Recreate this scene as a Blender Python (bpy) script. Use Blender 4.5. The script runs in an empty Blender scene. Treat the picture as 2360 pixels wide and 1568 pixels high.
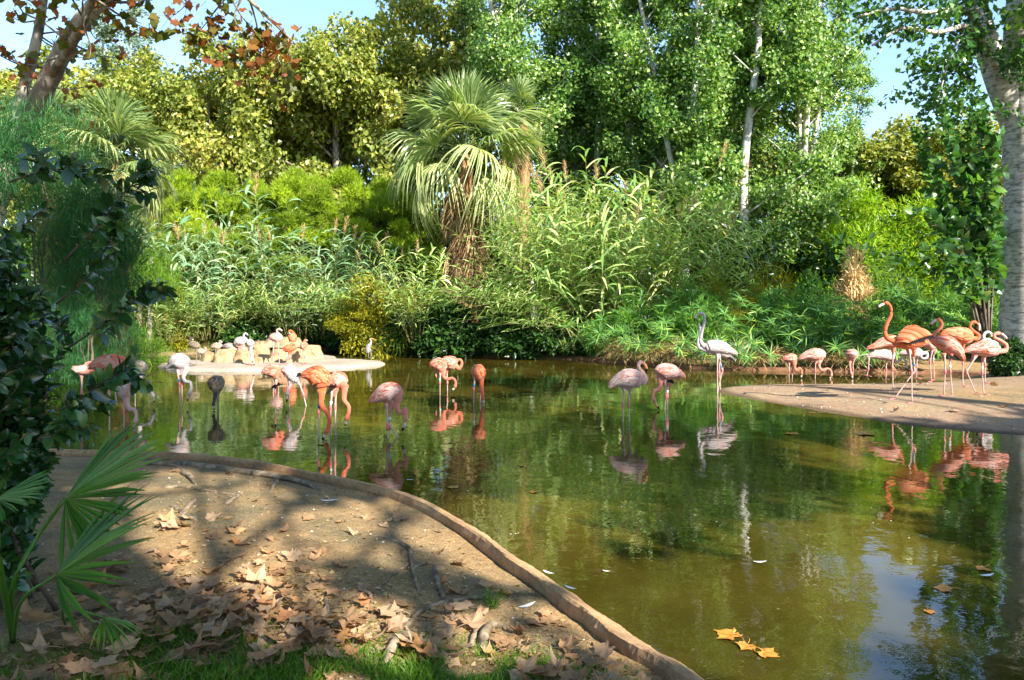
import bpy, math, random
import numpy as np
from mathutils import Vector, Matrix

R = np.random.default_rng(7)
random.seed(7)
scene = bpy.context.scene
COL = scene.collection

# ------------------------------------------------------------------ camera
H = 1.65            # eye height over the water
F = 1750.0          # focal length in units of a 2360 wide picture
cam_d = bpy.data.cameras.new('camera')
cam = bpy.data.objects.new('camera', cam_d)
COL.objects.link(cam)
cam.location = (0, 0, H)
cam.rotation_euler = (math.radians(90), 0, 0)
cam_d.sensor_width = 36.0
cam_d.lens = 36.0 * F / 2360.0
cam_d.shift_y = -84.0 / 2360.0
cam_d.clip_start = 0.05
cam_d.clip_end = 2000
scene.camera = cam

# ------------------------------------------------------------------ sky and sun
SUN = Vector((0.58, -0.72, 0.60)).normalized()      # towards the sun
sun_el = math.asin(SUN.z)
sun_az = math.atan2(SUN.x, SUN.y)
world = bpy.data.worlds.new('World')
scene.world = world
world.use_nodes = True
wn = world.node_tree
wn.nodes.clear()
w_out = wn.nodes.new('ShaderNodeOutputWorld')
w_bg = wn.nodes.new('ShaderNodeBackground')
w_sky = wn.nodes.new('ShaderNodeTexSky')
w_sky.sky_type = 'NISHITA'
w_sky.sun_disc = False
w_sky.sun_elevation = sun_el
w_sky.sun_rotation = sun_az
w_sky.air_density = 1.0
w_sky.dust_density = 0.3
w_sky.ozone_density = 2.8
w_bg.inputs['Strength'].default_value = 0.108
wn.links.new(w_sky.outputs[0], w_bg.inputs['Color'])
wn.links.new(w_bg.outputs[0], w_out.inputs['Surface'])

sun_d = bpy.data.lights.new('sun', 'SUN')
sun_d.energy = 5.0
sun_d.angle = math.radians(0.55)
sun_d.color = (1.0, 0.93, 0.80)
sun = bpy.data.objects.new('sun', sun_d)
COL.objects.link(sun)
sun.rotation_euler = (-SUN).to_track_quat('-Z', 'Y').to_euler()
sun.location = (20, -20, 30)

scene.view_settings.view_transform = 'Standard'
scene.view_settings.look = 'None'
scene.view_settings.exposure = 1.82
scene.view_settings.gamma = 1.0
scene.view_settings.use_curve_mapping = False
scene.render.engine = 'CYCLES'
scene.cycles.max_bounces = 7
scene.cycles.diffuse_bounces = 3
scene.cycles.glossy_bounces = 3
scene.cycles.transmission_bounces = 4
scene.cycles.transparent_max_bounces = 4
scene.cycles.caustics_reflective = False
scene.cycles.caustics_refractive = False
scene.cycles.use_denoising = True


# ------------------------------------------------------------------ helpers
def P(px, py, d):
    """picture point (2360 wide) at distance d -> world"""
    return np.array([(px - 1180.0) / F * d, d, H - (py - 700.0) / F * d])


def tag(o, label=None, cat=None, group=None, kind=None):
    if label: o['label'] = label
    if cat: o['category'] = cat
    if group: o['group'] = group
    if kind: o['kind'] = kind
    return o


def empty(name, loc=(0, 0, 0), rz=0.0):
    o = bpy.data.objects.new(name, None)
    o.empty_display_size = 0.2
    o.location = loc
    o.rotation_euler = (0, 0, rz)
    COL.objects.link(o)
    return o


def put(name, mesh, parent=None, loc=(0, 0, 0), rot=(0, 0, 0), scale=(1, 1, 1)):
    o = bpy.data.objects.new(name, mesh)
    o.location = loc
    o.rotation_euler = rot
    o.scale = scale if hasattr(scale, '__len__') else (scale,) * 3
    COL.objects.link(o)
    if parent is not None:
        o.parent = parent
    return o


class MB:
    """collects vertices, quads, tris (numpy) and a tint per vertex"""
    def __init__(self):
        self.v, self.q, self.t, self.c = [], [], [], []
        self.qm, self.tm = [], []
        self.n = 0

    def add(self, v, q=None, t=None, tint=0.5, m=0):
        v = np.asarray(v, float).reshape(-1, 3)
        if q is not None and len(q):
            q = np.asarray(q, np.int64).reshape(-1, 4) + self.n
            self.q.append(q); self.qm.append(np.full(len(q), m))
        if t is not None and len(t):
            t = np.asarray(t, np.int64).reshape(-1, 3) + self.n
            self.t.append(t); self.tm.append(np.full(len(t), m))
        self.v.append(v)
        c = np.asarray(tint, float)
        self.c.append(np.full(len(v), float(c)) if c.ndim == 0 else c)
        self.n += len(v)
        return self

    def mesh(self, name, mats, smooth=True):
        me = bpy.data.meshes.new(name)
        V = np.concatenate(self.v) if self.v else np.zeros((0, 3))
        Q = np.concatenate(self.q) if self.q else np.zeros((0, 4), np.int64)
        T = np.concatenate(self.t) if self.t else np.zeros((0, 3), np.int64)
        me.vertices.add(len(V))
        me.vertices.foreach_set('co', V.astype(np.float32).ravel())
        nl = Q.size + T.size
        me.loops.add(nl)
        me.loops.foreach_set('vertex_index', np.concatenate([Q.ravel(), T.ravel()]).astype(np.int32))
        npoly = len(Q) + len(T)
        me.polygons.add(npoly)
        st = np.concatenate([np.arange(len(Q)) * 4, Q.size + np.arange(len(T)) * 3]).astype(np.int32)
        me.polygons.foreach_set('loop_start', st)
        mi = np.concatenate(self.qm + self.tm) if npoly else np.zeros(0)
        me.polygons.foreach_set('material_index', mi.astype(np.int32))
        me.polygons.foreach_set('use_smooth', np.full(npoly, smooth))
        a = me.attributes.new('tint', 'FLOAT', 'POINT')
        a.data.foreach_set('value', np.concatenate(self.c).astype(np.float32) if self.c else np.zeros(0, np.float32))
        for m in (mats if isinstance(mats, (list, tuple)) else [mats]):
            me.materials.append(m)
        me.update(calc_edges=True)
        me.validate()
        return me

    def obj(self, name, mats, parent=None, smooth=True, **k):
        return put(name, self.mesh(name, mats, smooth), parent, **k)


def nrm(a):
    a = np.asarray(a, float)
    return a / np.maximum(np.linalg.norm(a, axis=-1, keepdims=True), 1e-9)


def spline(pts, n):
    """Catmull-Rom through pts (any dimension), n samples in all"""
    p = np.asarray(pts, float)
    if len(p) < 3:
        u = np.linspace(0, 1, n)[:, None]
        return p[0] * (1 - u) + p[-1] * u
    e = np.vstack([2 * p[0] - p[1], p, 2 * p[-1] - p[-2]])
    s = np.linspace(0, len(p) - 1 - 1e-9, n)
    i = s.astype(int); f = (s - i)[:, None]
    a, b, c, d = e[i], e[i + 1], e[i + 2], e[i + 3]
    return 0.5 * (2 * b + (c - a) * f + (2 * a - 5 * b + 4 * c - d) * f ** 2 + (3 * b - a - 3 * c + d) * f ** 3)


def tube(mb, path, rad, sides=8, tint=0.5, m=0, cap=True, wob=0.0):
    p = np.asarray(path, float); n = len(p)
    r = np.broadcast_to(np.asarray(rad, float), (n,)).copy()
    t = nrm(np.gradient(p, axis=0))
    up = np.array([0.0, 0, 1]) if abs(t[:, 2]).mean() < 0.8 else np.array([1.0, 0, 0])
    u = nrm(np.cross(t, up)); w = np.cross(t, u)
    a = np.arange(sides) / sides * 2 * np.pi
    rr = r[:, None] * (1 + wob * R.standard_normal((n, sides)))
    ring = p[:, None] + rr[..., None] * (np.cos(a)[None, :, None] * u[:, None] + np.sin(a)[None, :, None] * w[:, None])
    v = ring.reshape(-1, 3)
    i = np.arange(n - 1)[:, None] * sides; j = np.arange(sides)[None]; k = (j + 1) % sides
    q = np.stack([i + j, i + k, i + sides + k, i + sides + j], -1).reshape(-1, 4)
    tri = []
    if cap:
        v = np.vstack([v, p[:1], p[-1:]])
        c0, c1 = n * sides, n * sides + 1
        for s in range(sides):
            tri.append((c0, (s + 1) % sides, s))
            tri.append((c1, (n - 1) * sides + s, (n - 1) * sides + (s + 1) % sides))
    mb.add(v, q, tri, tint, m)


def leaves(mb, c, d, nr, L, W, tint, fold=0.15, m=0):
    """diamond leaves: base c, direction d, normal nr, arrays of length N"""
    N = len(c)
    d = nrm(d); s = nrm(np.cross(d, nr)); nn = np.cross(s, d)
    L = np.broadcast_to(L, (N,))[:, None]; W = np.broadcast_to(W, (N,))[:, None]
    mid = c + d * L * 0.45 + nn * W * fold
    v = np.stack([c, mid + s * W * .5, c + d * L - nn * W * fold, mid - s * W * .5], 1).reshape(-1, 3)
    q = np.arange(N * 4).reshape(-1, 4)
    mb.add(v, q, None, np.repeat(np.broadcast_to(tint, (N,)), 4), m)


def blades(mb, c, d, L, W, tint, droop=0.5, nseg=3, m=0, side=None, taper=0.75):
    """long leaves that arch over: start c, start direction d"""
    N = len(c)
    d = nrm(d)
    L = np.broadcast_to(L, (N,)).astype(float); W = np.broadcast_to(W, (N,)).astype(float)
    droop = np.broadcast_to(droop, (N,))
    if side is None:
        side = nrm(np.cross(d, np.array([0, 0, 1.0])) + 1e-4 + 0.25 * R.standard_normal((N, 3)))
    p = c.copy(); rows = []
    dd = d.copy()
    for k in range(nseg + 1):
        u = k / nseg
        w = W * (0.55 + 0.9 * u * (1 - u) * 2 if k else 0.5) * (1 - u ** 2.2)
        if k == nseg:
            rows.append(p[:, None])
        else:
            rows.append(np.stack([p - side * w[:, None] * .5, p + side * w[:, None] * .5], 1))
        dd = nrm(dd + np.array([0, 0, -1.0]) * (droop / nseg * (0.6 + u))[:, None])
        p = p + dd * (L / nseg)[:, None]
    V = np.concatenate(rows, 1)
    per = V.shape[1]
    base = np.arange(N)[:, None] * per
    q = np.concatenate([base + np.array([2 * k, 2 * k + 1, 2 * k + 3, 2 * k + 2])[None] for k in range(nseg - 1)], 0) if nseg > 1 else None
    t = base + np.array([2 * (nseg - 1), 2 * (nseg - 1) + 1, 2 * nseg])[None]
    mb.add(V.reshape(-1, 3), q, t, np.repeat(np.broadcast_to(tint, (N,)), per), m)


def ball(n):
    """n random unit vectors"""
    return nrm(R.standard_normal((n, 3)))


# ------------------------------------------------------------------ materials
def new_mat(name):
    m = bpy.data.materials.new(name)
    m.use_nodes = True
    nt = m.node_tree
    nt.nodes.clear()
    out = nt.nodes.new('ShaderNodeOutputMaterial')
    return m, nt, out


def node(nt, kind, **k):
    n = nt.nodes.new(kind)
    for a, v in k.items():
        if a in n.inputs.keys() if isinstance(a, str) else False:
            n.inputs[a].default_value = v
        else:
            setattr(n, a, v)
    return n


def rgba(c):
    return (c[0], c[1], c[2], 1.0)


def ramp(nt, fac, stops):
    r = nt.nodes.new('ShaderNodeValToRGB')
    e = r.color_ramp.elements
    while len(e) < len(stops):
        e.new(0.5)
    for el, (p, c) in zip(e, stops):
        el.position = p; el.color = rgba(c)
    nt.links.new(fac, r.inputs[0])
    return r.outputs[0]


def noise(nt, scale, detail=4, rough=0.55, vec=None, dist=0.0):
    n = nt.nodes.new('ShaderNodeTexNoise')
    n.inputs['Scale'].default_value = scale
    n.inputs['Detail'].default_value = detail
    n.inputs['Roughness'].default_value = rough
    n.inputs['Distortion'].default_value = dist
    if vec is not None:
        nt.links.new(vec, n.inputs['Vector'])
    return n.outputs[0]


def coords(nt, scale=(1, 1, 1), kind='Object'):
    tc = nt.nodes.new('ShaderNodeTexCoord')
    mp = nt.nodes.new('ShaderNodeMapping')
    mp.inputs['Scale'].default_value = scale
    nt.links.new(tc.outputs[kind], mp.inputs[0])
    return mp.outputs[0]


def mixc(nt, fac, a, b, mode='MIX'):
    m = nt.nodes.new('ShaderNodeMix')
    m.data_type = 'RGBA'; m.blend_type = mode
    for s, v in (('Factor', fac), ('A', a), ('B', b)):
        i = [x for x in m.inputs if x.name == s and (x.type == 'RGBA' if s != 'Factor' else x.type == 'VALUE')][0]
        if hasattr(v, 'is_linked'):
            nt.links.new(v, i)
        else:
            i.default_value = rgba(v) if hasattr(v, '__len__') else v
    return [o for o in m.outputs if o.type == 'RGBA'][0]


def bump(nt, height, strength=0.3, dist=0.02):
    b = nt.nodes.new('ShaderNodeBump')
    b.inputs['Strength'].default_value = strength
    b.inputs['Distance'].default_value = dist
    nt.links.new(height, b.inputs['Height'])
    return b.outputs[0]


def princ(nt, out, color, rough=0.6, spec=0.4, normal=None):
    p = nt.nodes.new('ShaderNodeBsdfPrincipled')
    if hasattr(color, 'is_linked'):
        nt.links.new(color, p.inputs['Base Color'])
    else:
        p.inputs['Base Color'].default_value = rgba(color)
    if hasattr(rough, 'is_linked'):
        nt.links.new(rough, p.inputs['Roughness'])
    else:
        p.inputs['Roughness'].default_value = rough
    p.inputs['Specular IOR Level'].default_value = spec
    if normal is not None:
        nt.links.new(normal, p.inputs['Normal'])
    if out is not None:
        nt.links.new(p.outputs[0], out.inputs['Surface'])
    return p


def tint_attr(nt):
    a = nt.nodes.new('ShaderNodeAttribute')
    a.attribute_name = 'tint'
    return a.outputs['Fac']


def leaf_mat(name, stops, trans=0.35, rough=0.45, spec=0.35, tcol=(1.5, 1.45, 0.6), obj_rand=False, gain=1.0):
    """leaf: colour from the leaf's own tint, light shines through the blade"""
    m, nt, out = new_mat(name)
    f = tint_attr(nt)
    if obj_rand:
        oi = nt.nodes.new('ShaderNodeObjectInfo')
        f = oi.outputs['Random']
    col = ramp(nt, f, [(q, tuple(min(.62, x * gain) for x in c)) for q, c in stops])
    p = princ(nt, None, col, rough, spec)
    tr = nt.nodes.new('ShaderNodeBsdfTranslucent')
    tc = mixc(nt, 1.0, col, tcol, 'MULTIPLY')
    nt.links.new(tc, tr.inputs['Color'])
    mx = nt.nodes.new('ShaderNodeMixShader')
    mx.inputs[0].default_value = trans
    nt.links.new(p.outputs[0], mx.inputs[1]); nt.links.new(tr.outputs[0], mx.inputs[2])
    nt.links.new(mx.outputs[0], out.inputs['Surface'])
    return m


def plain(name, c, rough=0.6, spec=0.4):
    m, nt, out = new_mat(name)
    princ(nt, out, c, rough, spec)
    return m


def bark_mat(name, a, b, c, scale=(1, 1, 0.25), nscale=6.0, strength=0.6):
    m, nt, out = new_mat(name)
    v = coords(nt, scale)
    n1 = noise(nt, nscale, 6, 0.6, v, 0.4)
    n2 = noise(nt, nscale * 0.35, 3, 0.5, v)
    col = ramp(nt, n1, [(0.36, a), (0.5, b), (0.6, c)])
    col = mixc(nt, n2, col, mixc(nt, 0.5, col, a), 'MIX')
    princ(nt, out, col, 0.85, 0.2, bump(nt, n1, strength, 0.03))
    return m


M = {}
M['plane_leaf'] = leaf_mat('plane_leaf', [(0, (.06, .085, .012)), (.45, (.165, .215, .035)), (.8, (.31, .325, .065)), (1, (.40, .33, .09))], .45, .4, .45, gain=1.12)
M['poplar_leaf'] = leaf_mat('poplar_leaf', [(0, (.02, .06, .012)), (.5, (.06, .12, .022)), (.85, (.13, .19, .05)), (1, (.22, .29, .12))], .42, .36, .5, gain=2.0)
M['silver_leaf'] = leaf_mat('silver_leaf', [(0, (.045, .085, .05)), (.6, (.12, .17, .12)), (1, (.27, .33, .27))], .35, .35, .5, gain=1.5)
M['pine_leaf'] = leaf_mat('pine_leaf', [(0, (.05, .085, .005)), (.5, (.14, .21, .010)), (1, (.25, .32, .016))], .42, .5, gain=1.5)
M['acacia_leaf'] = leaf_mat('acacia_leaf', [(0, (.05, .12, .008)), (.5, (.15, .27, .015)), (1, (.34, .42, .04))], .48, .45, gain=1.25)
M['reed_leaf'] = leaf_mat('reed_leaf', [(0, (.045, .10, .02)), (.5, (.125, .205, .05)), (.85, (.25, .32, .12)), (1, (.36, .33, .14))], .4, .32, .65, gain=2.0)
M['bluereed_leaf'] = leaf_mat('bluereed_leaf', [(0, (.06, .13, .07)), (.5, (.13, .22, .12)), (1, (.26, .33, .20))], .38, .34, .6, gain=1.7)
M['bamboo_leaf'] = leaf_mat('bamboo_leaf', [(0, (.05, .10, .02)), (.5, (.13, .21, .05)), (.9, (.25, .32, .11)), (1, (.40, .34, .14))], .4, .42, gain=1.5)
M['yellow_leaf'] = leaf_mat('yellow_leaf', [(0, (.06, .075, .004)), (.5, (.16, .17, .008)), (1, (.34, .29, .014))], .42, gain=1.35)
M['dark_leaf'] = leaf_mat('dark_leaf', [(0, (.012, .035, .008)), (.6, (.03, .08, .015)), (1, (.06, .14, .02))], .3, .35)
M['sedge_leaf'] = leaf_mat('sedge_leaf', [(0, (.02, .06, .02)), (.6, (.06, .14, .03)), (1, (.17, .25, .04))], .42, .4, gain=2.1)
M['straw'] = leaf_mat('straw', [(0, (.12, .08, .03)), (.5, (.24, .16, .07)), (1, (.42, .31, .16))], .25, .7, .2, (1.2, 1.1, .8), gain=1.5)
M['palm_leaf'] = leaf_mat('palm_leaf', [(0, (.04, .075, .025)), (.5, (.11, .16, .055)), (1, (.27, .29, .14))], .38, .32, .6, gain=1.7)
M['young_palm_leaf'] = leaf_mat('young_palm_leaf', [(0, (.03, .10, .01)), (.5, (.06, .17, .016)), (1, (.10, .23, .03))], .35, .38, .45)
M['tamarisk_leaf'] = leaf_mat('tamarisk_leaf', [(0, (.012, .055, .025)), (.5, (.025, .10, .035)), (1, (.06, .16, .03))], .40, .6, gain=1.35)
M['feather_green'] = leaf_mat('feather_green', [(0, (.04, .10, .012)), (.5, (.10, .19, .02)), (1, (.20, .28, .04))], .42, .6, gain=1.45)
M['glossy_leaf'] = leaf_mat('glossy_leaf', [(0, (.010, .040, .012)), (.6, (.022, .075, .016)), (.9, (.05, .13, .02)), (1, (.10, .19, .03))], .18, .22, .6, obj_rand=False)
M['glossy_leaf_single'] = leaf_mat('glossy_leaf_single', [(0, (.010, .040, .012)), (.6, (.022, .075, .016)), (.9, (.05, .13, .02)), (1, (.10, .19, .03))], .18, .22, .6, obj_rand=True)
M['shoot_leaf'] = leaf_mat('shoot_leaf', [(0, (.015, .05, .015)), (.6, (.035, .10, .02)), (.93, (.08, .16, .03)), (1, (.30, .16, .07))], .4, .33, .5, obj_rand=True, gain=1.6)
M['shoot_leaf_mass'] = leaf_mat('shoot_leaf_mass', [(0, (.015, .05, .015)), (.6, (.035, .10, .02)), (1, (.08, .16, .03))], .4, .33, .5, gain=1.6)
M['autumn_leaf'] = leaf_mat('autumn_leaf', [(0, (.06, .09, .012)), (.4, (.11, .12, .015)), (.6, (.22, .10, .025)), (1, (.20, .06, .02))], .45, .5, .3, (1.5, 1.2, .6), obj_rand=True)
M['grass'] = leaf_mat('grass', [(0, (.04, .11, .006)), (.6, (.10, .22, .012)), (1, (.18, .28, .03))], .45, .5)
M['bark_plane'] = bark_mat('bark_plane', (.07, .058, .045), (.20, .175, .135), (.40, .37, .29), (1, 1, .6), 4.0, .3)
M['bark_dark'] = bark_mat('bark_dark', (.05, .04, .03), (.10, .08, .06), (.18, .15, .11))
M['bark_pale'] = bark_mat('bark_pale', (.22, .21, .18), (.50, .49, .44), (.68, .67, .62), (1, 1, .6), 4.0, .2)
M['dead_frond'] = leaf_mat('dead_frond', [(0, (.10, .06, .03)), (.5, (.22, .145, .075)), (1, (.38, .28, .16))], .2, .7, .2, (1.2, 1.0, .7), gain=1.4)
M['palm_skirt'] = bark_mat('palm_skirt', (.10, .05, .02), (.27, .14, .06), (.42, .26, .13), (6, 6, .4), 4.0, .9)
M['cane'] = plain('cane', (.20, .19, .07), .5)
M['stem_green'] = plain('stem_green', (.06, .09, .02), .6)
M['twig'] = plain('twig', (.07, .05, .035), .8)

# ------------------------------------------------------------------ the pond outline
KERB = [(3.4, -7), (2.9, -4), (2.45, -2), (2.1, -.5), (1.75, .8), (1.38, 1.9), (1.1, 2.65), (.837, 3.33), (.66, 3.62), (.497, 3.955),
        (.3, 4.375), (.055, 4.85), (-.25, 5.5), (-.63, 6.14), (-1.06, 6.64), (-1.75, 7.15), (-2.55, 7.72), (-3.2, 8.02),
        (-3.86, 8.17), (-4.6, 8.25), (-5.5, 8.4), (-6.3, 8.8)]
REST = [(-7.2, 10), (-8.6, 13), (-10.8, 17), (-12.6, 20.5), (-12.4, 23.3), (-10.4, 25), (-8, 26.4), (-5.5, 26.6), (-3.4, 25.2),
        (-1.6, 23.6), (0, 22.9), (2, 22.1), (3.4, 20.4), (4.6, 19.3), (6.4, 18.6), (8.2, 18.2), (9.8, 17.9), (10.6, 17.3), (10.2, 16.4),
        (9.0, 15.9), (7.4, 15.65), (5.8, 15.55), (4.7, 15.3), (4.0, 14.7), (3.85, 14.0), (4.1, 13.1), (4.45, 12.2), (4.95, 11.1),
        (5.5, 10.1), (6.4, 9.5), (8, 9.0), (10.5, 8.2), (13, 6.5), (14.5, 3), (14.5, -3), (13, -8)]
kerb_line = spline(np.array(KERB), 150)
POND = np.vstack([kerb_line, spline(np.array(REST), 220)])


def poly_sd(x, y, poly):
    """signed distance to a polygon, > 0 outside"""
    x = np.asarray(x, float); y = np.asarray(y, float)
    best = np.full(x.shape, 1e9); inside = np.zeros(x.shape, bool)
    a = poly; b = np.roll(poly, -1, 0)
    for (ax, ay), (bx, by) in zip(a, b):
        ex, ey = bx - ax, by - ay
        L2 = ex * ex + ey * ey + 1e-12
        t = np.clip(((x - ax) * ex + (y - ay) * ey) / L2, 0, 1)
        best = np.minimum(best, (x - ax - t * ex) ** 2 + (y - ay - t * ey) ** 2)
        if abs(by - ay) > 1e-9:
            c = ((ay > y) != (by > y)) & (x < (bx - ax) * (y - ay) / (by - ay) + ax)
            inside ^= c
    return np.sqrt(best) * np.where(inside, -1, 1)


def lump(x, y):
    return (np.sin(x * 1.7 + y * .6 + 1) * np.sin(y * 1.9 - x * .5) * .5 + np.sin(x * 4.1 + 2.0) * np.sin(y * 4.7 + x * 1.3) * .25
            + np.sin(x * 9.3 - y * 3.1) * np.sin(y * 10.7 + x * 2.2) * .12)


def land(x, y, sd=None):
    x = np.asarray(x, float); y = np.asarray(y, float)
    if sd is None:
        sd = poly_sd(x, y, POND)
    near = (y < 9.0) & (x < 3.6)
    nb = 0.015 + 0.17 * (1 - np.exp(-np.maximum(sd - .2, 0) / 1.1)) + 0.018 * lump(x, y)
    nb = np.where(sd < 0.10, -0.7, nb)
    pen = np.where(sd > 0, 0.17 * (1 - np.exp(-sd / 1.3)), sd * 0.35)
    rise = np.clip((x - 9) / 4, 0, 1) * np.clip((y - 11) / 5, 0, 1)
    pen = pen + np.where(sd > 0, rise * 0.5, 0) + 0.008 * lump(x * .8, y * .8)
    far = np.where(sd > 0, 0.35 * (1 - np.exp(-sd / 1.2)) + np.minimum(sd, 12) * .02, sd * .8) + 0.02 * lump(x, y)
    right = (x > 3.6) & (y < 17.0)
    z = np.where(near, nb, np.where(right, pen, far))
    return np.clip(z, -0.7, 3)


def graded(parts):
    out = [np.arange(a, b, s) for a, b, s in parts]
    return np.concatenate(out + [[parts[-1][1]]])


gx = graded([(-260, -60, 40), (-60, -20, 4), (-20, -5, .4), (-5, 1.7, .05), (1.7, 3.6, .2), (3.6, 10, .12), (10, 20, .4), (20, 60, 4), (60, 260, 40)])
gy = graded([(-60, -8, 4), (-8, 1.6, .3), (1.6, 8.6, .055), (8.6, 9.2, .1), (9.2, 16.4, .12), (16.4, 27, .25), (27, 60, 2.5), (60, 420, 40)])
GX, GY = np.meshgrid(gx, gy)
SD = poly_sd(GX, GY, POND)
GZ = land(GX, GY, SD)
ny, nx = GX.shape
iq = (np.arange(ny - 1)[:, None] * nx + np.arange(nx - 1)[None]).ravel()
Q = np.stack([iq, iq + 1, iq + nx + 1, iq + nx], 1)
paved = ((GX > 3.6) & (GY < 17)) * np.clip(1.18 - SD / 2.6 + .03 * lump(GX * 1.5, GY * 1.5), 0, 1.3) * np.clip((11.5 - GX) / 3, 0, 1)
mb = MB().add(np.stack([GX, GY, GZ], -1).reshape(-1, 3), Q, None, paved.ravel())

# dirt, with moss where it is dark, and bare stained concrete on the low point of land
m, nt, out = new_mat('dirt')
v = coords(nt)
n1 = noise(nt, 1.1, 5, .6, v); n2 = noise(nt, 14, 6, .65, v); n3 = noise(nt, 70, 4, .7, v); n4 = noise(nt, .55, 3, .5, v)
dirt = ramp(nt, n2, [(.25, (.115, .060, .018)), (.5, (.26, .145, .047)), (.75, (.36, .22, .08))])
moss = ramp(nt, n2, [(.3, (.025, .026, .008)), (.7, (.095, .072, .021))])
mfac = ramp(nt, n1, [(.46, (0, 0, 0)), (.62, (1, 1, 1))])
base = mixc(nt, mfac, dirt, moss)
base = mixc(nt, .35, base, ramp(nt, n3, [(.35, (.06, .05, .035)), (.55, (.34, .27, .17)), (.72, (.62, .56, .45))]))
conc = ramp(nt, n1, [(.32, (.10, .075, .055)), (.45, (.27, .15, .085)), (.56, (.25, .175, .11)), (.68, (.36, .235, .11)), (.8, (.42, .28, .13))])
conc = mixc(nt, .4, conc, ramp(nt, n2, [(.3, (.09, .07, .055)), (.7, (.40, .30, .19))]))
nz = nt.nodes.new('ShaderNodeMath'); nz.operation = 'MULTIPLY_ADD'
nt.links.new(n4, nz.inputs[0]); nz.inputs[1].default_value = .5
nt.links.new(tint_attr(nt), nz.inputs[2])
pf = ramp(nt, nz.outputs[0], [(.42, (0, 0, 0)), (.62, (1, 1, 1))])
base = mixc(nt, pf, base, conc)
wm = nt.nodes.new('ShaderNodeMath'); wm.operation = 'MULTIPLY'; nt.links.new(tint_attr(nt), wm.inputs[0]); wm.inputs[1].default_value = .8
wet = ramp(nt, wm.outputs[0], [(.865, (0, 0, 0)), (.915, (1, 1, 1))])
base = mixc(nt, wet, base, mixc(nt, 1.0, base, (.42, .40, .36), 'MULTIPLY'))
princ(nt, out, base, .9, .2, bump(nt, mixc(nt, .5, n2, n3), .7, .03))
M['dirt'] = m
ground = mb.obj('ground', m)
tag(ground, kind='structure')

# ------------------------------------------------------------------ water: murky, olive brown, softly rippled
m, nt, out = new_mat('pond_water')
v = coords(nt, (1, 1, 1))
w1 = noise(nt, 1.6, 2, .5, v, .3); w2 = noise(nt, 7.0, 3, .5, v, .4); w3 = noise(nt, 22.0, 2, .5, v)
hh = nt.nodes.new('ShaderNodeMath'); hh.operation = 'MULTIPLY_ADD'
nt.links.new(w2, hh.inputs[0]); hh.inputs[1].default_value = .22; nt.links.new(w1, hh.inputs[2])
h3 = nt.nodes.new('ShaderNodeMath'); h3.operation = 'MULTIPLY_ADD'
nt.links.new(w3, h3.inputs[0]); h3.inputs[1].default_value = .035; nt.links.new(hh.outputs[0], h3.inputs[2])
height = h3.outputs[0]
for (cx, cy, s) in ((-1.25, 9.6, .05), (-.5, 12.4, .05), (-2.3, 9.4, .04), (-3.3, 11.9, .03), (1.5, 10.7, .02)):
    geo = nt.nodes.new('ShaderNodeNewGeometry')
    ds = nt.nodes.new('ShaderNodeVectorMath'); ds.operation = 'DISTANCE'
    nt.links.new(geo.outputs['Position'], ds.inputs[0]); ds.inputs[1].default_value = (cx, cy, 0)
    a = nt.nodes.new('ShaderNodeMath'); a.operation = 'MULTIPLY'; nt.links.new(ds.outputs['Value'], a.inputs[0]); a.inputs[1].default_value = 42
    b = nt.nodes.new('ShaderNodeMath'); b.operation = 'SINE'; nt.links.new(a.outputs[0], b.inputs[0])
    e = nt.nodes.new('ShaderNodeMath'); e.operation = 'MULTIPLY'; nt.links.new(ds.outputs['Value'], e.inputs[0]); e.inputs[1].default_value = -1.5
    e2 = nt.nodes.new('ShaderNodeMath'); e2.operation = 'EXPONENT'; nt.links.new(e.outputs[0], e2.inputs[0])
    e3 = nt.nodes.new('ShaderNodeMath'); e3.operation = 'MULTIPLY'; nt.links.new(e2.outputs[0], e3.inputs[0]); nt.links.new(b.outputs[0], e3.inputs[1])
    f = nt.nodes.new('ShaderNodeMath'); f.operation = 'MULTIPLY_ADD'; nt.links.new(e3.outputs[0], f.inputs[0]); f.inputs[1].default_value = s
    nt.links.new(height, f.inputs[2]); height = f.outputs[0]
silt = ramp(nt, noise(nt, .5, 3, .5, v), [(.42, (.034, .028, .004)), (.70, (.080, .060, .010))])
WATER_BUMP = bump(nt, height, 1.0, .0052)
wp = princ(nt, out, silt, .015, .5, WATER_BUMP)
wp.inputs['IOR'].default_value = 1.58
M['water'] = m
water = MB().add([(-16, -10, 0), (16, -10, 0), (16, 29, 0), (-16, 29, 0)], [(0, 1, 2, 3)]).obj('pond_water', m)
tag(water, kind='structure')

# ------------------------------------------------------------------ kerb along the near bank
m, nt, out = new_mat('kerb_concrete')
v = coords(nt)
n1 = noise(nt, 3, 4, .6, v); n2 = noise(nt, 25, 6, .7, v)
c = ramp(nt, n1, [(.3, (.14, .07, .028)), (.5, (.36, .195, .075)), (.7, (.44, .29, .13))])
c = mixc(nt, .45, c, ramp(nt, n2, [(.3, (.09, .06, .04)), (.65, (.40, .29, .18))]))
princ(nt, out, c, .75, .3, bump(nt, n2, .5, .01))
M['kerb'] = m


def sweep(line, prof, jitter=0.0):
    """profile (offset to the land side, height) swept along a line that has the water on its left or right"""
    p = np.asarray(line); t = nrm(np.gradient(p, axis=0))
    nn = np.stack([-t[:, 1], t[:, 0]], 1)
    return p, nn


def smooth_noise(n):
    a = np.interp(np.arange(n), np.linspace(0, n, n // 7 + 2), R.standard_normal(n // 7 + 2))
    return a + .25 * R.standard_normal(n)


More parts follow.
